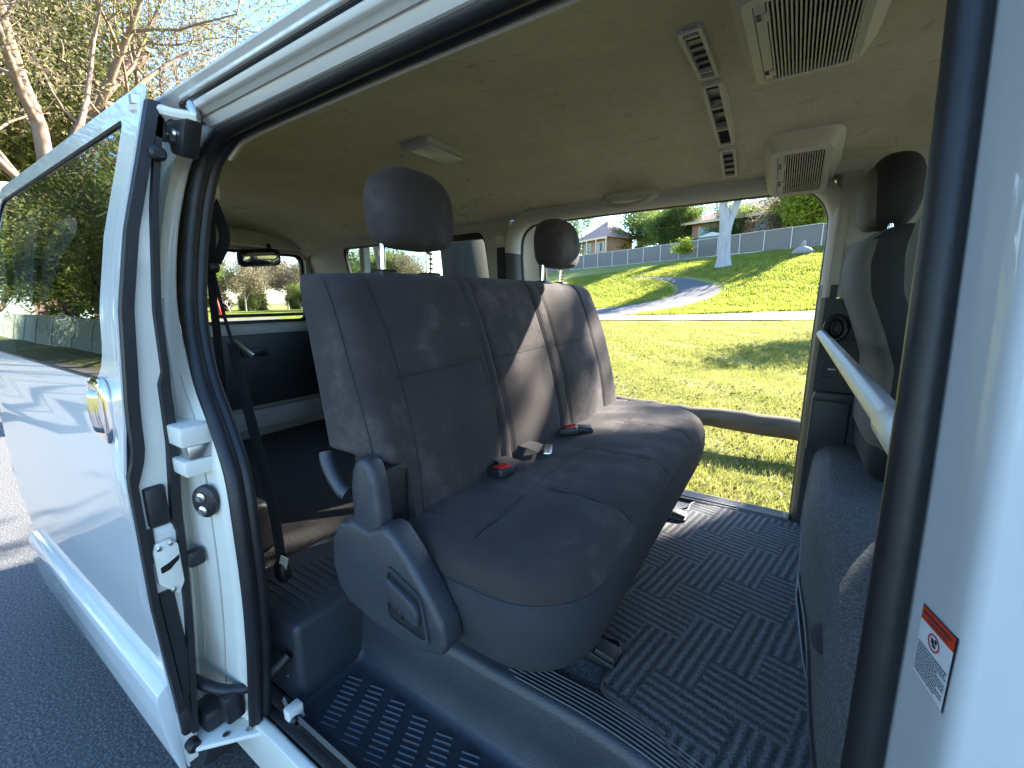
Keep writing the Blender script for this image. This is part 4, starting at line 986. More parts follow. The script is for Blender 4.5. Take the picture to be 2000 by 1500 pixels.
# ================================================================ THINGS IN THE CABIN
# --- three-place bench seat
bench = thing('bench_seat', 'dark grey fabric three-place bench seat with folding backrest in the van', 'bench seat', (-.55, .72, FLOOR))
def under(o, p):
    o.parent = p; o.matrix_parent_inverse = Matrix.Translation(-Vector(p.location)); return o
BX = Vector((-.55, .72, FLOOR))
class Shift:                      # parts are modelled in van coordinates and parented to the bench
    pass
def bpart(fn, *a, **k):
    o = fn(*a, **k); return under(o, bench)
Y0, Y1 = .112, 1.315
ZB, ZT = .985, 1.502
FRONT = [(.95, -.552), (1.0, -.556), (1.1, -.570), (1.2, -.592), (1.3, -.622), (1.4, -.655), (1.47, -.684), (1.50, -.70)]
BACK = [(.95, -.70), (1.1, -.725), (1.3, -.755), (1.50, -.785)]
SEAMS = [(.193, .0025, .009), (.470, .0035, .011), (.517, .003, .010), (.795, .0035, .011), (.862, .003, .010), (1.158, .0025, .009)]
def g(d, w_): return math.exp(-(d / w_) ** 2)
def back_front(y, z):
    x = interp(FRONT, z)
    # bolster crowns between seams
    for a, b, h_ in ((Y0, .193, .006), (.193, .470, .007), (.470, .517, .005), (.517, .795, .006), (.795, .862, .006), (.862, 1.158, .007), (1.158, Y1, .006)):
        if a <= y <= b: x += h_ * max(0, math.sin(math.pi * (y - a) / (b - a))) ** .7
    for ys_, dp, wd in SEAMS: x -= dp * g(y - (ys_ + .018 * math.sin((z - 1.0) * 5.2) * (1 if ys_ < .5 else .5)), .0045) * 1.6
    for a, b in ((.193, .470), (.517, .795), (.862, 1.158)):
        if a < y < b: x -= .004 * g(z - 1.296 - .02 * (y - a), .006) 
        if a < y < b and z < 1.29: x += .006 * math.sin(math.pi * (y - a) / (b - a)) * min(1, (1.29 - z) / .1)
    x += .0022 * math.sin(y * 31 + z * 9) * math.sin(z * 17 - y * 6)
    return x
def rnd(t, r_):                   # rounding drop near an edge: 0 inside, r at the edge
    return 0 if t >= r_ else r_ - math.sqrt(max(0, r_ * r_ - (r_ - t) ** 2))
def make_back():
    ys_ = [Y0 + .0004 + (Y1 - Y0 - .0008) * t for t in lin(0, 1, 170)]
    ys_ = sorted(set(ys_ + [Y0 + .0001, Y0 + .003, Y0 + .007, Y0 + .012, Y0 + .02, Y1 - .0001, Y1 - .003, Y1 - .007, Y1 - .012, Y1 - .02]))
    zs = sorted(set(lin(ZB, ZT, 66) + [ZT - .0005, ZT - .003, ZT - .006, ZT - .01, ZT - .016]))
    bm = bmesh.new(); F, B = [], []
    for y in ys_:
        cf, cb = [], []
        # near lower corner is cut away for the hinge
        for z in zs:
            e = min(y - Y0, Y1 - y); et = ZT - z
            yy = y
            d = rnd(e, .045) + rnd(et, .035)
            xf = back_front(y, z) - d * .9; xb = interp(BACK, z) + (rnd(e, .03) + rnd(et, .03)) * .7
            if xf < xb + .002: xf = xb + .002
            cut = max(0, min(1, (1.165 - z) / .03)); lim = Y0 + .060 * cut; lim1 = Y1 - .03 * cut
            yy = max(min(yy, lim1), lim) if cut > 0 else yy
            top = z - .012 * (abs(y - .715) / .6) ** 4 * max(0, (z - 1.3) / .2)
            cf.append(bm.verts.new((xf, yy, top))); cb.append(bm.verts.new((xb, yy, top)))
        F.append(cf); B.append(cb)
    n, k = len(ys_), len(zs)
    for i in range(n - 1):
        for j in range(k - 1):
            bm.faces.new((F[i][j], F[i + 1][j], F[i + 1][j + 1], F[i][j + 1])); bm.faces.new((B[i][j], B[i][j + 1], B[i + 1][j + 1], B[i + 1][j]))
        bm.faces.new((F[i][-1], F[i + 1][-1], B[i + 1][-1], B[i][-1])); bm.faces.new((F[i][0], B[i][0], B[i + 1][0], F[i + 1][0]))
    for j in range(k - 1):
        bm.faces.new((F[0][j], F[0][j + 1], B[0][j + 1], B[0][j])); bm.faces.new((F[-1][j], B[-1][j], B[-1][j + 1], F[-1][j + 1]))
    bmesh.ops.remove_doubles(bm, verts=bm.verts, dist=1e-5)
    return from_bm('backrest', bm, 'seat_fabric', None, 75)
backrest = under(make_back(), bench)
def seam(name, pts, parent, r_=.0015, m='front_seat_black'):
    o = tube(name, pts, r_, m, None, 5); o.parent = parent
    o.matrix_parent_inverse = Matrix.Identity(4); return o
for ys_, dp, wd in SEAMS:
    seam('seam', [(back_front(ys_ + .018 * math.sin((z - 1.0) * 5.2) * (1 if ys_ < .5 else .5), z) + .0008 - rnd(ZT - z, .035) * .9, ys_ + .018 * math.sin((z - 1.0) * 5.2) * (1 if ys_ < .5 else .5), z) for z in lin(1.0, 1.494, 40)], backrest)
for a, b in ((.193, .470), (.517, .795), (.862, 1.158)):
    seam('seam', [(back_front(y, 1.296 + .02 * (y - a)) + .0012, y, 1.296 + .02 * (y - a)) for y in lin(a + .022, b - .004, 22)], backrest)
# side piping on the near flank
seam('piping', [(back_front(Y0 + .03, z) - .022 - rnd(ZT - z, .035) * .9, Y0 + .006, z) for z in lin(1.17, 1.485, 30)], backrest, .0016, 'skirt_fabric')

# cushion: section loops along y
CY0, CY1 = .122, 1.335
def cush_top(x, y):
    t = (x + .60) / .38
    z = 1.036 + .012 * math.sin(math.pi * min(1, max(0, t))) - .0
    for s_ in (.40, .68, .98): z -= .004 * g(y - s_ - .05 * (t - .5), .006) * (1 if t > .42 else .25)
    z -= .0055 * g(x + .425 - .01 * math.sin(y * 9), .005)
    z -= .003 * g(y - .20, .005) * (t < .45); 
    for s_ in (.50, .83): z -= .008 * g(y - s_, .02) * g(x + .53, .05)
    z += .0018 * math.sin(y * 23 + x * 31) * math.sin(x * 19 - y * 7) + .0012 * math.sin(y * 57 - x * 22)
    return z
ZS = .985                         # seam height between top pad and skirt
def make_cushion():
    XF, XR = -.212, -.61
    ys_ = sorted(set(lin(CY0, CY1, 130) + [CY0 + q for q in (.0005, .002, .005, .009, .015, .022, .03, .04, .055)] + [CY1 - q for q in (.0005, .002, .005, .01, .02, .035)]))
    xs_ = lin(XR, XF, 56) + []; xs_ = sorted(set(xs_ + [XF - q for q in (.0005, .002, .005, .009, .014, .02, .028)]))
    bm = bmesh.new(); top = []
    rc = .14                      # plan radius of the front corners
    for y in ys_:
        row = []
        for x in xs_:
            # plan rounding at near and far front corners
            px, py = x, y
            for yc, sg_ in ((CY0 + rc, -1), (CY1 - rc, 1)):
                dx, dy = x - (XF - rc), (y - yc) * sg_
                if dx > 0 and dy > 0:
                    m_ = max(dx, dy); l_ = math.hypot(dx, dy); k = m_ / l_
                    px = XF - rc + dx * k; py = yc + sg_ * dy * k
            e = min(XF - x, y - CY0, CY1 - y); 
            drop = rnd(e, .062) * .92
            row.append(bm.verts.new((px, py, cush_top(px, py) - drop)))
        top.append(row)
    n, k = len(ys_), len(xs_)
    for i in range(n - 1):
        for j in range(k - 1): bm.faces.new((top[i][j], top[i + 1][j], top[i + 1][j + 1], top[i][j + 1]))
    pad = from_bm('cushion', bm, 'seat_fabric', None, 75)
    # outline for the skirt: near end, front, far end
    def outline(off, z):
        pts = []
        for x in lin(XR, XF - rc, 12)[:-1]: pts.append((x, CY0 + off, z))
        for a in lin(-90, 0, 14): pts.append((XF - rc + (rc - off) * math.cos(R(a)), CY0 + rc + (rc - off) * math.sin(R(a)), z))
        for y in lin(CY0 + rc, CY1 - rc, 30)[1:-1]: pts.append((XF - off, y, z))
        for a in lin(0, 90, 14): pts.append((XF - rc + (rc - off) * math.cos(R(a)), CY1 - rc + (rc - off) * math.sin(R(a)), z))
        for x in lin(XF - rc, XR, 8)[1:]: pts.append((x, CY1 - off, z))
        return pts
    lv = [outline(.02, 1.0), outline(.001, .987), outline(-.004, .972), outline(-.004, .93), outline(.003, .885), outline(.010, .862), outline(.020, .849), outline(.05, .845)]
    v = [p for r_ in lv for p in r_]; n_ = len(lv[0])
    f = [(i * n_ + j, i * n_ + j + 1, (i + 1) * n_ + j + 1, (i + 1) * n_ + j) for i in range(len(lv) - 1) for j in range(n_ - 1)]
    f.append(tuple((len(lv) - 1) * n_ + j for j in range(n_)))
    sk = mk('cushion_skirt', v, f, 'skirt_fabric', None, 60)
    pp = seam('piping', outline(-.0005, .984), pad, .0022, 'skirt_fabric')
    return pad, sk
pad, sk = make_cushion(); under(pad, bench); under(sk, bench)
for s_ in (.40, .68, .98):
    seam('seam', [(x, s_ + .05 * ((x + .60) / .38 - .5), cush_top(x, s_ + .05 * ((x + .60) / .38 - .5)) + .0006 - rnd(-.212 - x, .062) * .92) for x in lin(-.425, -.225, 24)], pad)
seam('seam', [(-.425 + .01 * math.sin(y * 9), y, cush_top(-.425 + .01 * math.sin(y * 9), y) + .0006) for y in lin(.17, 1.29, 60)], pad)
# headrests
def headrest(yc):
    def shp(x, y, z):
        k = 1 - .22 * max(0, z) ** 2.5 - .03 * max(0, -z); x2 = x * (1 - .25 * max(0, z) ** 2) - .14 * (z * .5 + .5)
        return x2, y * k, z + .03 * (1 - y * y) * (z > 0)
    h_ = under(blob('headrest', (-.703, yc, 1.628), .055, .099, .080, 'seat_fabric', None, 4.0, 64, 40, shp), bench)
    for dy in (-.068, .068):
        p = tube('post', [(-.728, yc + dy, 1.48), (-.724, yc + dy, 1.60)], .0062, 'chrome', None, 12); p.parent = h_
        for q in range(4):
            if dy > 0:
                b_ = box('notch', -.7215, -.7165, yc + dy - .004, yc + dy + .004, 1.512 + q * .011, 1.516 + q * .011, 'hole', None, 0); b_.parent = h_
        c_ = box('post_sleeve', -.746, -.706, yc + dy - .022, yc + dy + .022, 1.487, 1.505, 'black_plastic', None, .006, 3); c_.parent = h_
    def rim(t):
        a = R(t); return (-.700 + .062 * .55 - .05 * math.sin(a) * .2 - .004, yc - .118 + .012 * abs(math.sin(a)) ** 3, 1.64 + .082 * math.sin(a))
    return h_
h1 = headrest(.345); h2 = headrest(1.035)
# hinge covers and recline lever at the near end
def yz_prism(name, pts, y0, y1, m, bev, parent):
    o = prism(name, pts, 1, y0, y1, m, None, bev, 3); o.parent = parent; o.matrix_parent_inverse = Matrix.Translation(-Vector(parent.location)) if parent is bench else Matrix.Identity(4); return o
up = yz_prism('hinge_cover', [(-.624, 1.02), (-.624, 1.12), (-.616, 1.155), (-.603, 1.175), (-.584, 1.181), (-.567, 1.168), (-.557, 1.14), (-.552, 1.09), (-.548, 1.02)], .080, .118, 'slate_plastic', .012, bench)
lo = yz_prism('side_cover', [(-.686, .950), (-.681, 1.005), (-.657, 1.045), (-.620, 1.060), (-.575, 1.052), (-.535, 1.072), (-.515, 1.066), (-.478, 1.030), (-.438, .982), (-.408, .935), (-.402, .90), (-.413, .880), (-.45, .870), (-.505, .862), (-.58, .870), (-.645, .884), (-.672, .91)], .072, .122, 'slate_plastic', .011, bench)
# moulded pocket with tilt lever in the cover
QD = [(-.536, .905), (-.432, .893), (-.447, .980), (-.527, 1.012)]
def qd(loop):
    out = []
    for u, v_ in loop:
        a = [QD[0][k] * (1 - u) + QD[1][k] * u for k in (0, 1)]; b = [QD[3][k] * (1 - u) + QD[2][k] * u for k in (0, 1)]
        out.append((a[0] * (1 - v_) + b[0] * v_, a[1] * (1 - v_) + b[1] * v_))
    return out
def ring_y(name, a, b, y, th, m, parent):
    o = ring(name, a, b, lambda x, z: (x, y, z), (0, th, 0), m, None); o.parent = parent; return o
ring_y('pocket_rim', qd(rrect(0, 1, 0, 1, .16)), qd(rrect(.07, .93, .07, .93, .12)), .0675, .012, 'slate_plastic', lo)
pk = ring_y('pocket_floor', qd(rrect(.05, .95, .05, .95, .12)), qd(rrect(.48, .52, .48, .52, .01)), .0715, .006, 'black_plastic', lo)
yz = prism('tilt_lever', qd([(.09, .40), (.70, .28), (.86, .36), (.88, .62), (.80, .74), (.09, .80)]), 1, .062, .078, 'slate_plastic', None, .004); yz.parent = lo
kn = box('lever_stop', -.498, -.486, .060, .078, .925, .944, 'black_plastic', None, .003); kn.parent = lo
lv = tube('recline_lever', smooth_path([(-.702, .092, 1.166), (-.695, .088, 1.152), (-.678, .085, 1.130), (-.655, .085, 1.106), (-.640, .088, 1.098)], 5), [.009] + [.0125] * 19 + [.0135], 'slate_plastic', None, 12); under(lv, bench)
hg = box('hinge_plate', -.66, -.57, .115, .17, 1.0, 1.15, 'black_plastic', None, .01); under(hg, bench)
blob_o = blob('hinge_cover', (-.62, 1.315, 1.02), .05, .02, .045, 'beige_trim', None, 3, 20, 12); under(blob_o, bench)
# legs and floor brackets
def foot(y):
    fb = prism('floor_bracket', [(-.43, FLOOR + .001), (-.245, FLOOR + .001), (-.245, FLOOR + .02), (-.30, FLOOR + .028), (-.325, FLOOR + .055), (-.345, FLOOR + .062), (-.42, FLOOR + .06)], 1, y - .028, y + .028, 'black_plastic', None, .005); under(fb, bench)
    lg = box('leg', -.345, -.315, y - .008, y + .010, FLOOR + .03, .87, 'black_plastic', None, .003, mtx=Matrix.Translation((-.33, 0, .75)) @ Matrix.Rotation(R(-12), 4, 'Y') @ Matrix.Translation((.33, 0, -.75))); under(lg, bench)
    st_ = box('bracket_latch', -.298, -.252, y - .022, y + .018, FLOOR + .02, FLOOR + .036, 'dark_trim', None, .003, mtx=Matrix.Translation((-.275, 0, FLOOR)) @ Matrix.Rotation(R(9), 4, 'Y') @ Matrix.Translation((.275, 0, -FLOOR))); st_.parent = fb
    rl = box('rear_leg', -.66, -.60, y - .02, y + .02, FLOOR + .001, .88, 'black_plastic', None, .005); under(rl, bench)
foot(.452); foot(1.19)
# buckles lying in the seat crease
def buckle(x, y, z, rz, mred=True, tongue=True):
    mt_ = Matrix.Translation((x, y, z)) @ Matrix.Rotation(R(rz), 4, 'Z') @ Matrix.Rotation(R(-12), 4, 'Y')
    b_ = box('buckle', -.010, .045, -.021, .021, -.002, .022, 'black_plastic', None, .006, 3, mtx=mt_); under(b_, bench)
    if mred: r_ = box('release_button', .012, .043, -.016, .016, .015, .0245, 'red_plastic', None, .003, mtx=mt_); r_.parent = b_
    s_ = box('buckle_strap', -.07, -.005, -.014, .014, .004, .009, 'belt', None, .001, mtx=mt_); s_.parent = b_
buckle(-.535, .405, 1.045, -18)
buckle(-.535, .755, 1.045, 18)
mt_ = Matrix.Translation((-.51, .80, 1.044)) @ Matrix.Rotation(R(30), 4, 'Z')
o = box('belt_socket', -.01, .045, -.02, .02, 0, .020, 'black_plastic', None, .006, 3, mtx=mt_); under(o, bench)
o = ribbon('lap_belt', smooth_path([(-.59, .555, 1.035), (-.575, .560, 1.066), (-.545, .570, 1.066), (-.515, .578, 1.058)], 5), .045, (.3, .9, 0), 'belt', None); under(o, bench)
o2 = box('belt_tongue', -.009, .011, -.034, .034, -.003, .005, 'steel', None, .002, mtx=Matrix.Translation((-.498, .586, 1.055)) @ Matrix.Rotation(R(25), 4, 'Z')); under(o2, bench)
o2 = ribbon('lap_belt', smooth_path([(-.585, .42, 1.04), (-.56, .445, 1.056), (-.53, .465, 1.050), (-.50, .475, 1.044)], 5), .045, (.5, .85, 0), 'belt', None); under(o2, bench)

# --- front seats, seen from behind
def front_seat(y0, y1, label, dx=0.0, thr=.035):
    yc = (y0 + y1) / 2; root = thing('front_seat', label, 'seat', (.30 + dx, yc, .96), 0, 'front seats')
    hw = (y1 - y0) / 2
    RE = [(.95, .25), (1.0, .235), (1.08, .19), (1.18, .185), (1.27, .185), (1.36, .155), (1.45, .120), (1.52, .112), (1.58, .122), (1.61, .150)]
    zs = lin(.97, 1.61, 40); bm = bmesh.new(); ringsv = []
    for z in zs:
        x0 = interp(RE, z) + dx; x1 = x0 + .13; w_ = hw * (1 - .22 * max(0, (z - 1.40) / .21) ** 2); k = 1
        if z > 1.56: k = math.sqrt(max(.02, 1 - ((z - 1.56) / .055) ** 2)) if z < 1.615 else .15
        row = []
        for j in range(28):
            a = 2 * math.pi * j / 28; c_, s_ = math.cos(a), math.sin(a)
            ex = math.copysign(abs(c_) ** .55, c_); ey = math.copysign(abs(s_) ** .55, s_)
            row.append(bm.verts.new(((x0 + x1) / 2 + .065 * ex * k - root.location.x, yc + w_ * ey * (.85 + .15 * k) - root.location.y, z - root.location.z)))
        ringsv.append(row)
    for a, b in zip(ringsv, ringsv[1:]):
        for j in range(28): bm.faces.new((a[j], a[(j + 1) % 28], b[(j + 1) % 28], b[j]))
    bm.faces.new(ringsv[0]); bm.faces.new(ringsv[-1])
    bmesh.ops.recalc_face_normals(bm, faces=bm.faces)
    me = bpy.data.meshes.new('backrest'); bm.to_mesh(me); bm.free()
    me.materials.append(MATS['front_seat_back']); me.materials.append(MATS['front_seat_black'])
    for p in me.polygons:
        p.use_smooth = True
        if p.center.x + root.location.x > interp(RE, p.center.z + root.location.z) + dx + thr: p.material_index = 1
    link('backrest', me, root)
    L_ = root.location
    hd = blob('headrest', (.190 + dx - L_.x, yc - L_.y, 1.705 - L_.z), .058, .115, .092, 'front_seat_black', root, 2.6, 40, 26)
    bk_ = blob('headrest_back', (.158 + dx - L_.x, yc - L_.y + .012, 1.695 - L_.z), .036, .108, .080, 'front_seat_back', root, 2.6, 30, 18)
    for dy in (-.06, .06): tube('post', [(.19 + dx - L_.x, yc + dy - L_.y, 1.56 - L_.z), (.19 + dx - L_.x, yc + dy - L_.y, 1.66 - L_.z)], .006, 'chrome', root, 10)
    box('cushion', .20 + dx - L_.x, .72 + dx - L_.x, y0 - L_.y, y1 - L_.y, .975 - L_.z, 1.09 - L_.z, 'front_seat_black', root, .04, 4)
    lathe('hinge', [(.04, -.012), (.04, .012), (.02, .018)], 'black_plastic', root, 20, Matrix.Translation((.275 + dx - L_.x, y0 - L_.y - .012, 1.03 - L_.z)) @ Matrix.Rotation(R(90), 4, 'X'))
    return root
front_seat(.985, 1.375, 'black and grey front seat with tall headrest by the far pillar', 0.0)
front_seat(.28, .72, 'grey-backed front seat half hidden by the near white door pillar', .035, .09)
# --- cross bar behind the front seats
bar = thing('cross_bar', 'pale grey round tube running across behind the front seats', 'bar', (.09, .72, 1.325))
o = tube('tube', [(0, -.66, 0), (0, -.30, 0), (0, 0, 0), (0, .30, 0), (0, .62, 0)], .0135, 'bar_paint', bar, 20)
lathe('end_cap', [(.0137, 0), (.0137, .006), (.010, .010)], 'bar_paint', bar, 18, Matrix.Translation((0, .62, 0)) @ Matrix.Rotation(R(-90), 4, 'X'))
lathe('collar', [(.0150, 0), (.0165, .004), (.0165, .10), (.0150, .104)], 'bar_paint', bar, 20, Matrix.Translation((0, -.66, 0)) @ Matrix.Rotation(R(-90), 4, 'X'))
tube('bracket', [(0, .615, 0), (.012, .645, .004), (.03, .665, .008)], .011, 'black_plastic', bar, 10)
# --- woven floor mat between bench and front seats
mo = [(-.255, .372), (-.205, .352), (-.15, .345), (-.10, .318), (-.06, .285), (-.03, .25), (.05, .235), (.125, .30), (.122, .50), (.100, .65), (.090, .85), (.088, .935), (.100, 1.15), (.098, 1.36), (.06, 1.372), (-.20, 1.355), (-.255, 1.33), (-.258, 1.262), (-.31, 1.25), (-.322, 1.20), (-.325, 1.145), (-.318, .85), (-.315, .53), (-.262, .505), (-.255, .46)]
mp_ = [p for p in smooth_path([(x, y, 0) for x, y in mo], 4, True)]
fm = thing('floor_mat', 'charcoal woven floor mat with zigzag pattern in front of the bench seat', 'floor mat', (-.1, .8, FLOOR + .002))
bm = bmesh.new(); lo_ = [bm.verts.new((p.x + .1, p.y - .8, 0)) for p in mp_]; hi_ = [bm.verts.new((p.x + .1, p.y - .8, .009)) for p in mp_]; n = len(mp_)
bm.faces.new(hi_); bm.faces.new(lo_[::-1])
for i in range(n): bm.faces.new((lo_[i], lo_[(i + 1) % n], hi_[(i + 1) % n], hi_[i]))
bmesh.ops.triangulate(bm, faces=[f_ for f_ in bm.faces if len(f_.verts) > 4])
from_bm('weave', bm, 'mat_weave', fm)
pth = [Vector((p.x + .1, p.y - .8, .0085)) for p in mp_]; v, f = tube_data(pth + [pth[0]], .0035, 6, False); mk('binding', v, f, 'slate_plastic', fm)

# ================================================================ OUTDOORS
# --- low log barrier along the verge
lb = thing('log_barrier', 'low weathered log rail on posts along the edge of the lawn', 'barrier', (0, 3.66, .14))
def log(name, p0, p1, r0, r1, seed):
    rr_ = random.Random(seed); n_ = 60; P = []; rad = []
    for i in range(n_ + 1):
        t = i / n_; P.append(Vector(p0).lerp(Vector(p1), t) + Vector((0, rr_.uniform(-.008, .008), rr_.uniform(-.008, .008)))); rad.append((r0 + (r1 - r0) * t) * (1 + .05 * math.sin(t * 23 + seed) + rr_.uniform(-.035, .035)))
    return tube(name, P, rad, 'log', lb, 14)
log('rail', (-7.4, .02, .27), (-1.05, -.08, .27), .070, .075, 1); log('rail', (-1.45, .06, .265), (3.6, -.10, .22), .080, .095, 2)
log('rail', (3.3, -.02, .30), (8.2, 0, .3), .07, .075, 3)
for x in (-7.2, -4.2, -1.25, 1.9, 3.5, 6, 8): tube('post', [(x, .0, -.12), (x, .0, .24)], [.075, .072], 'log', lb, 12)

# --- sheet-metal fence on top of the slope, stepped panels
fen = thing('sheet_metal_fence', 'grey ribbed metal fence with pale posts stepping along the top of the slope', 'fence', (0, 45, 5.6))
FL = [(-36.0, 58.6), (-26.7, 56.25), (-18.0, 53.4), (-10.1, 50.0), (-1.27, 44.8), (1.55, 43.2), (8, 39.2)]
def fence_line(F, root, pw, h_, sheet_m, frame_m, zf, lift=.06):
    pts = []; acc = 0
    segs = [(Vector((*a, 0)), Vector((*b, 0))) for a, b in zip(F, F[1:])]; total = sum((b - a).length for a, b in segs)
    def at(s):
        for a, b in segs:
            L_ = (b - a).length
            if s <= L_: return a + (b - a) * (s / L_)
            s -= L_
        return segs[-1][1]
    nP = int(total / pw); base = root.location
    for i in range(nP):
        a, b = at(i * pw), at((i + 1) * pw); z = min(zf(a.x, a.y), zf(b.x, b.y)) + lift
        d = (b - a); L_ = d.length; ang = math.atan2(d.y, d.x); mt_ = Matrix.Translation((a.x - base.x, a.y - base.y, z - base.z)) @ Matrix.Rotation(ang, 4, 'Z')
        nr = 12; v, f = [], []
        for k in range(nr * 4 + 1):
            x = .03 + (L_ - .06) * k / (nr * 4); y = (0, .035, .035, 0)[k % 4]
            v.append(mt_ @ Vector((x, y, 0))); v.append(mt_ @ Vector((x, y, h_)))
        f = [(2 * k, 2 * k + 2, 2 * k + 3, 2 * k + 1) for k in range(nr * 4)]
        p_ = mk('panel', v, f, sheet_m, root, None)
        box('top_rail', 0.03, L_ - .03, -.03, .05, h_, h_ + .05, frame_m, p_, 0, mtx=mt_); box('bottom_rail', .03, L_ - .03, -.03, .05, -.06, 0, frame_m, p_, 0, mtx=mt_)
        box('post', -.035, .035, -.04, .06, -.5, h_ + .06, frame_m, root, 0, mtx=mt_)
fence_line(FL, fen, 2.4, 1.72, 'fence_sheet', 'fence_frame', H)
fg = thing('green_fence', 'pale green metal fence on the bank across the road, mirrored in the door glass', 'fence', (-24, -6, .3))
fence_line([(-9, -8.6), (-14, -7.4), (-24, -6.2), (-34, -5.5), (-50, -5.3)], fg, 2.6, 1.8, 'fence_green', 'fence_green', lambda x, y: float(bank_z(np.array(x), np.array(y))))

# --- houses beyond the fence
def hip_house(name, label, loc, rz, Lx, Ly, hw, hr, roof, eave=.6, verandah=True):
    h_ = thing(name, label, 'house', loc, rz)
    box('wall', -Lx / 2, Lx / 2, -Ly / 2, Ly / 2, -4, hw, 'brick', h_, 0)
    a, b = Lx / 2 + eave, Ly / 2 + eave; r_ = max(0.05, a - b)
    v = [(-a, -b, hw - .1), (a, -b, hw - .1), (a, b, hw - .1), (-a, b, hw - .1), (-r_, 0, hw + hr), (r_, 0, hw + hr)]
    mk('roof', v, [(0, 1, 5, 4), (1, 2, 5), (2, 3, 4, 5), (3, 0, 4), (3, 2, 1, 0)], roof, h_, None)
    box('fascia', -a, a, -b - .05, -b + .0, hw - .32, hw - .08, 'cream', h_, 0)
    n_ = max(2, int(Lx / 3))
    for i in range(n_):
        x = -Lx / 2 + Lx * (i + .5) / n_
        wn = box('window', x - .7, x + .7, -Ly / 2 - .04, -Ly / 2 + .02, hw - 2.0, hw - .6, 'cream', h_, 0)
        for s_ in (-1, 1): box('pane', x + s_ * .32 - .27, x + s_ * .32 + .27, -Ly / 2 - .06, -Ly / 2 - .03, hw - 1.9, hw - .7, 'house_glass', wn, 0)
    if verandah:
        for i in range(4): x = -a + .3 + (2 * a - .6) * i / 3; box('verandah_post', x - .08, x + .08, -b + .0, -b + .16, -3, hw - .1, 'cream', h_, 0)
    return h_
hip_house('brick_house', 'small brick house with hipped tile roof and cream posts beyond the fence', (-23.6, 61.8, 6.4), R(-25), 5.2, 5.0, 3.6, 2.6, 'roof_tile')
hip_house('long_house', 'long low brick house with pinkish tile roof behind the pale gum tree', (-2.5, 57.5, 7.0), R(-14), 15, 8, 3.2, 2.1, 'roof_tile2', .9, False)
sh = thing('garden_shed', 'small grey metal shed peeking over the fence left of the gum', 'shed', (-7.6, 52.5, 6.0), R(-20))
box('wall', -1.3, 1.3, -1, 1, -.5, 2.0, 'fence_sheet', sh, 0.02); prism('shed_roof', [(-1.4, 2.0), (1.4, 2.0), (1.4, 2.1), (0, 2.45), (-1.4, 2.1)], 1, -1.1, 1.1, 'fence_frame', sh, .01)

# --- trees
def gen_tree(seed, height, r0, lean=(0, 0), clear=.3, levels=4, kids=(4, 4, 3), leaf=.09, nleaf=14, spread=.55, wander=.18, up=.25, fork=False, lscat=.35, ratio=.62, minr=.006, flare=0, taper=.5, crad=(.55, .75)):
    rr_ = random.Random(seed); rg = np.random.default_rng(seed); BV, BF = [], []; tips = []
    def add(P, rad, n_):
        v, f = tube_data(P, rad, n_, False); b = len(BV); BV.extend(v); BF.extend([tuple(i + b for i in q) for q in f])
    def grow(p, d, L_, r_, lev):
        ns = (9, 6, 5, 4, 3)[min(lev, 4)]; P = [p.copy()]; rad = [r_ * (1 + flare) if lev == 0 else r_]
        end = r_ * (taper if lev == 0 else .35 if taper < .6 else .55)
        for i in range(ns):
            d = (d + Vector((rr_.gauss(0, wander), rr_.gauss(0, wander), rr_.gauss(0, wander) + (up * .3 if lev else .05)))).normalized()
            p = p + d * (L_ / ns); P.append(p.copy()); t = (i + 1) / ns
            rad.append(max(minr, (r_ + (end - r_) * t) * (1 + (flare * max(0, 1 - t * 5) if lev == 0 else 0))))
        add(P, rad, (10, 7, 5, 4, 3)[min(lev, 4)])
        if lev >= levels - 2:
            for q in P[1:]: tips.append(q)
        if lev >= levels - 1: return
        nk = kids[min(lev, len(kids) - 1)]
        for k in range(nk):
            t = (clear + (1 - clear) * (k + rr_.uniform(.2, .9)) / nk) if lev == 0 else rr_.uniform(.3, 1.0)
            if k == nk - 1: t = 1.0
            idx = min(ns, max(1, round(t * ns))); q = P[idx]; tang = (P[idx] - P[idx - 1]).normalized()
            az = rr_.uniform(0, 6.283); side = tang.orthogonal().normalized(); side = Matrix.Rotation(az, 3, tang) @ side
            nd = (tang * (1 - spread) + side * spread * rr_.uniform(.7, 1.3) + Vector((0, 0, up * .5))).normalized()
            grow(q, nd, L_ * ratio * rr_.uniform(.75, 1.2) * (.9 if lev == 0 else 1), max(minr, rad[idx] * (.97 if k == nk - 1 and lev == 0 else rr_.uniform(*crad))), lev + 1)
    grow(Vector((0, 0, -.15)), Vector((lean[0], lean[1], 1)).normalized(), height * .55, r0, 0)
    T = np.array([tuple(t) for t in tips]); n_ = len(T) * nleaf
    C = np.repeat(T, nleaf, 0) + rg.normal(0, lscat, (n_, 3)) * np.array([1, 1, .75])
    s = leaf * rg.uniform(.5, 1.5, n_); A = rg.normal(size=(n_, 3)); A /= np.linalg.norm(A, axis=1, keepdims=True); B = rg.normal(size=(n_, 3)); B -= A * (A * B).sum(1, keepdims=True); B /= np.linalg.norm(B, axis=1, keepdims=True)
    V = np.stack([C - A * s[:, None], C + B * s[:, None] * .42, C + A * s[:, None], C - B * s[:, None] * .42], 1).reshape(-1, 3)
    return (BV, BF), V
def np_leaves(name, V, m):
    me = bpy.data.meshes.new(name); n_ = len(V) // 4; me.vertices.add(len(V)); me.vertices.foreach_set('co', V.astype(np.float32).ravel()); me.loops.add(n_ * 4); me.loops.foreach_set('vertex_index', np.arange(n_ * 4, dtype=np.int32))
    me.polygons.add(n_); me.polygons.foreach_set('loop_start', np.arange(0, n_ * 4, 4, dtype=np.int32)); me.update(calc_edges=True); me.materials.append(MATS[m]); return me
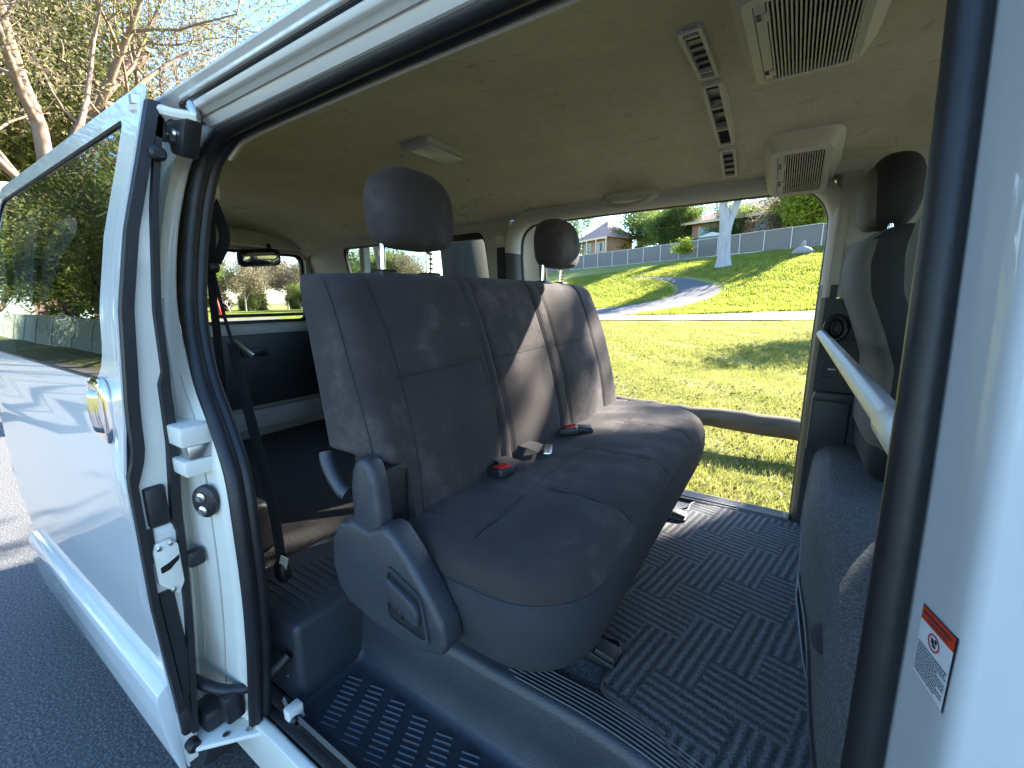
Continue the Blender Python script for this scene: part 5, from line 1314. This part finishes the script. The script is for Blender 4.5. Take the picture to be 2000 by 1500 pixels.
KIND = {}
def kind(key, bark, leafm, **kw):
    (bv, bf), V = gen_tree(**kw)
    me = bpy.data.meshes.new('trunk'); me.from_pydata([tuple(p) for p in bv], [], bf); me.materials.append(MATS[bark]); me.polygons.foreach_set('use_smooth', [True] * len(me.polygons)); me.update()
    KIND[key] = (me, np_leaves('crown', V, leafm) if len(V) else None)
def tree(key, name, label, x, y, z, rz, s=1.0, group=None, cat='tree', sz=None):
    r_ = thing(name, label, cat, (x, y, z), rz, group); r_.scale = (s, s, sz or s)
    tm, cm = KIND[key]; link('trunk', tm, r_)
    if cm: link('crown', cm, r_)
    return r_
kind('giant', 'bark_shaded', 'leaf_olive', seed=3, height=15, r0=.50, lean=(.05, .03), clear=.62, levels=5, kids=(5, 4, 3, 2), leaf=.10, nleaf=10, spread=.6, lscat=.4, flare=.5, wander=.09)
kind('forked', 'bark_brown', 'leaf_yellow', seed=12, height=19, r0=.27, lean=(.0, .05), clear=.50, levels=5, kids=(6, 5, 5, 4), leaf=.055, nleaf=7, spread=.62, lscat=.30, wander=.13, minr=.009, ratio=.60)
kind('twiggy', 'bark_brown', 'leaf_blossom', seed=21, height=17, r0=.24, lean=(.02, -.03), clear=.35, levels=5, kids=(7, 5, 5, 4), leaf=.05, nleaf=8, spread=.66, lscat=.32, wander=.15, minr=.008, ratio=.58)
kind('bushy', 'bark_grey', 'leaf_green', seed=31, height=9, r0=.17, clear=.25, levels=4, kids=(9, 6, 5), leaf=.12, nleaf=16, spread=.66, lscat=.42, wander=.16)
kind('dense', 'bark_brown', 'leaf_green', seed=44, height=12, r0=.22, clear=.12, levels=4, kids=(12, 7, 5), leaf=.15, nleaf=20, spread=.62, lscat=.55, wander=.12)
kind('gold', 'bark_brown', 'leaf_yellow', seed=47, height=13, r0=.22, clear=.12, levels=4, kids=(12, 8, 6), leaf=.085, nleaf=22, spread=.62, lscat=.6, wander=.12)
kind('slim', 'bark_grey', 'leaf_olive', seed=5, height=17, r0=.19, clear=.50, levels=4, kids=(11, 5, 4), leaf=.075, nleaf=4, spread=.75, lscat=.3, wander=.012, ratio=.36)
kind('dry', 'bark_grey', 'leaf_dry', seed=52, height=9, r0=.13, clear=.22, levels=4, kids=(8, 6, 6), leaf=.10, nleaf=10, spread=.62, lscat=.45, wander=.17)
def gum_kind():
    V, F = [], []
    def add(path, rad, n_=14):
        v, f = tube_data(smooth_path(path, 4), [rad[min(int(k / 4), len(rad) - 2)] + (rad[min(int(k / 4) + 1, len(rad) - 1)] - rad[min(int(k / 4), len(rad) - 2)]) * (k % 4) / 4 for k in range((len(path) - 1) * 4)] + [rad[-1]], n_); b = len(V); V.extend(v); F.extend([tuple(i_ + b for i_ in q) for q in f])
    add([(0, 0, -.3), (0, 0, .15), (-.02, 0, .7), (-.05, 0, 2.0), (-.12, 0, 3.3), (-.34, .05, 4.6), (-.42, .1, 6.2), (-.30, .2, 8.2)], [.78, .60, .48, .43, .42, .33, .27, .20])
    add([(.0, 0, 2.5), (.12, 0, 3.3), (.48, 0, 4.3), (.86, -.05, 5.4), (1.15, -.1, 7.0), (1.6, 0, 8.6)], [.36, .34, .29, .26, .22, .15])
    rr_ = random.Random(8); tips = []
    for base in [(-.42, .1, 6.0), (-.35, .15, 7.4), (-.3, .2, 8.1), (1.0, -.1, 6.2), (1.2, -.1, 7.2), (1.6, 0, 8.5), (.75, 0, 5.0), (-.38, .07, 5.2)]:
        for q in range(4):
            d = Vector((rr_.uniform(-1, 1), rr_.uniform(-1, 1), rr_.uniform(-.1, .9))).normalized(); L_ = rr_.uniform(1.2, 2.6); p = Vector(base)
            pts = [p, p + d * L_ * .4, p + d * L_ * .75 + Vector((0, 0, .1)), p + d * L_]; add(pts, [.08, .055, .035, .012], 6); tips += [pts[2], pts[3], (pts[2] + pts[3]) / 2]
    rg = np.random.default_rng(6); T = np.array([tuple(t) for t in tips]); nl = 60; n_ = len(T) * nl; C = np.repeat(T, nl, 0) + rg.normal(0, .42, (n_, 3))
    A = rg.normal(size=(n_, 3)); A /= np.linalg.norm(A, axis=1, keepdims=True); B = rg.normal(size=(n_, 3)); B -= A * (A * B).sum(1, keepdims=True); B /= np.linalg.norm(B, axis=1, keepdims=True); s_ = .13 * rg.uniform(.5, 1.4, (n_, 1))
    LV = np.stack([C - A * s_, C + B * s_ * .35, C + A * s_, C - B * s_ * .35], 1).reshape(-1, 3)
    me = bpy.data.meshes.new('trunk'); me.from_pydata([tuple(p) for p in V], [], F); me.materials.append(MATS['bark_gum']); me.polygons.foreach_set('use_smooth', [True] * len(me.polygons)); me.update()
    KIND['gum'] = (me, np_leaves('crown', LV, 'leaf_olive'))
gum_kind()
kind('bare', 'bark_grey', 'leaf_dry', seed=71, height=9, r0=.16, clear=.25, levels=5, kids=(6, 4, 4, 3), leaf=.05, nleaf=1, spread=.6, lscat=.2, wander=.2)
kind('lime', 'bark_grey', 'leaf_lime', seed=81, height=8.5, r0=.14, clear=.22, levels=4, kids=(9, 6, 5), leaf=.17, nleaf=14, spread=.66, lscat=.40, wander=.15)
kind('sapling', 'bark_gum', 'leaf_lime', seed=91, height=2.6, r0=.03, clear=.45, levels=3, kids=(7, 5), leaf=.07, nleaf=22, spread=.7, lscat=.20, wander=.12)
kind('shrub', 'bark_brown', 'leaf_green', seed=95, height=4, r0=.07, clear=.08, levels=4, kids=(9, 6, 4), leaf=.10, nleaf=16, spread=.72, lscat=.32, wander=.2)

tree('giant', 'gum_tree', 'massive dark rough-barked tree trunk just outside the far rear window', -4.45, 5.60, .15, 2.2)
tree('forked', 'pine_tree', 'tall brown-limbed tree forking high above the open near door', -15.5, 3.6, .15, .6)
tree('twiggy', 'pine_tree', 'second brown tree with straight trunk right behind the forked one', -19.5, 5.6, .15, 1.9)
tree('twiggy', 'tangled_tree', 'tangled twiggy tree at the upper left corner', -14.5, 1.0 + 2.2, .15, 4.0, .85)
tree('gold', 'leafy_tree', 'dense yellow-green tree at the left edge above the door window', -22, 3.6, .15, .3, 1.0)
tree('gold', 'leafy_tree', 'second yellow-green tree behind the forked trunk', -29, 7.0, .15, 2.3, 1.1)
tree('bushy', 'lawn_tree', 'bushy tree on the lawn hidden to the right of the far doorway, casting dappled shade', 3.3, 15.6, .35, .7, .5)
tree('dry', 'lawn_tree', 'unseen sparse tree on the lawn farther right of the far doorway, added for dappled shade', 4.6, 17.5, .4, 1.7, .7)  # out of view, put in to dapple the near lawn
tree('slim', 'shade_tree', 'second slender tree, out of view beyond the front seats, added to shade the carpet riser', 3.58, 8.0, .2, 0)  # added out of view so its trunk blocks sun on the riser
tree('slim', 'shade_tree', 'unseen slender tree right of the far door view, added to shade the mat and cabin', 3.44, 9.0, .2, 0)  # unseen; trunk placed to keep sun off the mat, crown to dapple the cabin
tree('forked', 'thin_tree', 'bare-twigged tree spreading over the van roof rail', -24, 6.4, .15, 3.6, .95)
tree('twiggy', 'far_tree', 'pale twiggy tree farthest behind the van at upper left', -31, 9.5, .15, 5.2, 1.05)
# park trees seen through the rear window
for i, (x, y, k, s, lab) in enumerate([(-66, 24.5, 'bushy', .9, 'bright green tree left of the red post behind the rear window'), (-64, 28, 'bare', .55, 'little bare white-limbed tree right of the red post'),
        (-70, 29, 'dry', 1.1, 'greyish tree under the hanging rear mirror, its left side'), (-68, 32, 'dry', 1.0, 'greyish tree straight below the hanging rear mirror'),
        (-72, 35, 'dry', 1.15, 'tawny tree right of the hanging rear mirror'), (-69, 39, 'dry', 1.05, 'tawny tree by the right edge of the rear window'), (-64, 38, 'bushy', .55, 'low dark green tree beside the bench top corner'),
        (-74, 43, 'dry', 1.2, 'tawny tree in the far quarter window at its left end'), (-60, 47, 'bushy', .9, 'green tree between the headrest posts'), (-46, 38, 'dry', .9, 'brownish tree left of the massive trunk'), (-40.8, 32.4, 'bushy', 1.0, 'leafy tree behind the left headrest post'), (-34.2, 34.2, 'dry', .8, 'brown thicket tree touching the massive trunk'), (-52.5, 39.6, 'bushy', 1.1, 'dark leafy tree at the left of the far quarter window')]):
    tree(k, 'park_tree', lab, x, y, H(x, y), i * 1.3, s, 'park trees behind the van')
for i, (x, y, s) in enumerate([(-70, 26, 1.0), (-73, 30, 1.1), (-70, 33.5, .9), (-74, 37, 1.1), (-71, 41, 1.0), (-68, 46, 1.1)]):
    tree('shrub', 'park_shrub', ('dark shrub in the shade under the park trees, ' + ('first', 'second', 'third', 'fourth', 'fifth', 'sixth')[i] + ' from the left'), x, y, H(x, y), i * 2.1, s, 'shrubs under the park trees', 'shrub')
# slope and beyond the fence
tree('gum', 'gum_tree', 'pale smooth-barked gum tree standing on the grass slope before the fence', -4.9, 38.3, H(-4.9, 38.3), R(33), 1.0)
tree('sapling', 'sapling', 'lime yellow sapling in front of the metal fence', -9.6, 47.2, H(-9.6, 47.2), 1.0, 1.0)
tree('lime', 'lime_tree', 'sunlit lime green tree at the upper right corner of the far doorway', .6, 49.5, 5.8, 2.0, 1.0)
tree('lime', 'lime_tree', 'bright green tree behind the fence just right of the sapling', -12.5, 58, 6, 4.4, .62)
tree('bushy', 'garden_tree', 'olive garden tree right of the brick house', -19.5, 62, 6.2, .8, 1.15)
tree('bushy', 'garden_tree', 'leafy garden tree left of the brick house', -29.5, 63, 6.2, 2.9, 1.15)
tree('bushy', 'garden_tree', 'rounded olive garden tree between the brick house and the bare tree', -15.0, 59.5, 6.0, 5.1, .95)
tree('bare', 'bare_tree', 'bare grey tree behind the fence left of the pale gum', -8.5, 56, 6, 1.2, 1.25)
tree('bushy', 'garden_tree', 'olive tree before the long house left of the pale gum', -6.8, 54.0, 6, .4, .8)
tree('gold', 'garden_tree', 'yellowish tree before the long house right of the pale gum', -2.6, 56, 6, 1.1, .4)
tree('bushy', 'garden_tree', 'spreading olive tree left of the bare tree behind the fence', -11.5, 57, 6, 3.9, .95)
tree('dry', 'garden_tree', 'thin olive tree behind the fence right of the pale gum', -1.5, 52, 6, 3.3, .8)
tree('lime', 'garden_tree', 'bright green tree closing the view at the far right of the fence', 3.6, 52, 6, 1.4, .9)
for i, (x, y, s, lab) in enumerate([(-17, 56.5, .62, 'low shrub against the back of the fence near the brick house'), (-13.4, 54.5, .7, 'low shrub behind the fence left of the sapling'), (-10.6, 53.5, .62, 'low shrub behind the fence above the sapling'), (-5.6, 50.6, .5, 'low shrub behind the fence beside the gum trunk')]):
    tree('shrub', 'garden_shrub', lab, x, y, 5.9, i * 1.7, s, 'shrubs behind the metal fence', 'shrub')
# trees across the road, seen mirrored in the door glass and paint
for i, (x, y, k, s, lab) in enumerate([(-18, -8.0, 'dense', .75, 'nearest leafy tree across the road mirrored beside the door edge'), (-23, -7.6, 'gold', .9, 'golden leafy tree across the road mirrored right of the glass centre'), (-27, -6.6, 'twiggy', .7, 'brown-stemmed tree across the road mirrored low in the door glass'),
        (-31, -7.4, 'dense', 1.0, 'leafy tree across the road mirrored in the middle of the door glass'), (-36, -6.8, 'gold', 1.0, 'golden leafy tree across the road mirrored left of the glass centre'), (-42, -6.6, 'dense', 1.1, 'leafy tree across the road mirrored near the left of the door glass'), (-50, -6.2, 'gold', 1.2, 'farthest leafy tree across the road mirrored at the left frame edge'),
        (-33, -11, 'dense', 1.4, 'tall leafy tree across the road behind the others'), (-24, -12, 'dense', 1.3, 'tall leafy tree across the road mirrored high beside the door frame'), (-45, -11, 'dense', 1.5, 'tallest leafy tree across the road at the far bend'), (-10, -14, 'bushy', 1.1, 'bushy tree across the road behind the camera')]):
    tree(k, 'roadside_tree', lab, x, y, float(bank_z(x, y)) - .05, i * 1.9, s, 'trees across the road')

# --- small things outdoors
sp_ = thing('stump', 'grey weathered stump lying on the slope near the right of the fence', 'stump', (.32, 39.1, H(.32, 39.1)))
blob('base', (0, 0, .25), .65, .5, .34, 'stone', sp_, 2.2, 20, 12, lambda x, y, z: (x * (1 - .4 * z) + .1 * math.sin(y * 5), y, z)); blob('upright', (-.05, 0, .72), .17, .17, .30, 'stone', sp_, 2, 14, 10, lambda x, y, z: (x + .3 * z, y, z))
def leg_post(name, label, top, foot_, m):
    r_ = thing(name, label, 'play post', foot_); t_ = Vector(top) - Vector(foot_)
    tube('pole', [(0, 0, -.1), t_ * .5, t_], .12, m, r_, 12); lathe('foot_plate', [(.16, 0), (.16, .03), (.1, .05)], m, r_, 12)
leg_post('play_frame_post', 'bright yellow leaning playground post seen through the rear window', (-33.5, 12.2, 4.2), (-33.0, 12.55, H(-33, 12.55)), 'yellow_paint')
leg_post('play_frame_post', 'bright red leaning playground post beside the dangling belt', (-37.5, 14.7, 4.6), (-37.0, 15.5, H(-37, 15.5)), 'red_paint')
lf = None
for i, (x, y, a, s, lab) in enumerate([(-1.93, -.62, .4, 1.0, 'dry leaf on the road beside the far end of the door skirt'), (-1.32, -.27, 2.2, .8, 'small dry leaf on the road nearest the door skirt'), (-.86, -.12, 1.1, .9, 'curled brown leaf on the road below the door edge'), (-1.45, -.42, .9, 1.5, 'long thin twig-like leaf on the road'), (-3.6, -.9, .2, 1.1, 'leaf on the sunlit road patch at the left edge')]):
    if lf is None:
        v = []; f = []
        for k in range(9):
            t = k / 8; w_ = .010 * max(0, math.sin(math.pi * t)) ** .8 + .0006; z = .004 + .010 * abs(t - .5) ** 1.5
            v += [(-.03 + .06 * t, -w_, z + .003), (-.03 + .06 * t, 0, z), (-.03 + .06 * t, w_, z + .004)]
        f = [(k * 3 + j, k * 3 + j + 1, k * 3 + j + 4, k * 3 + j + 3) for k in range(8) for j in range(2)]
        o = mk('fallen_leaf', v, f, 'dry_leaf', None, 60); lf = o.data
    else: o = link('fallen_leaf', lf)
    o.location = (x, y, .003); o.rotation_euler = (0, 0, a); o.scale = (s, s * (.35 if i == 3 else 1), s); tag(o, lab, 'leaf', 'fallen leaves on the road')
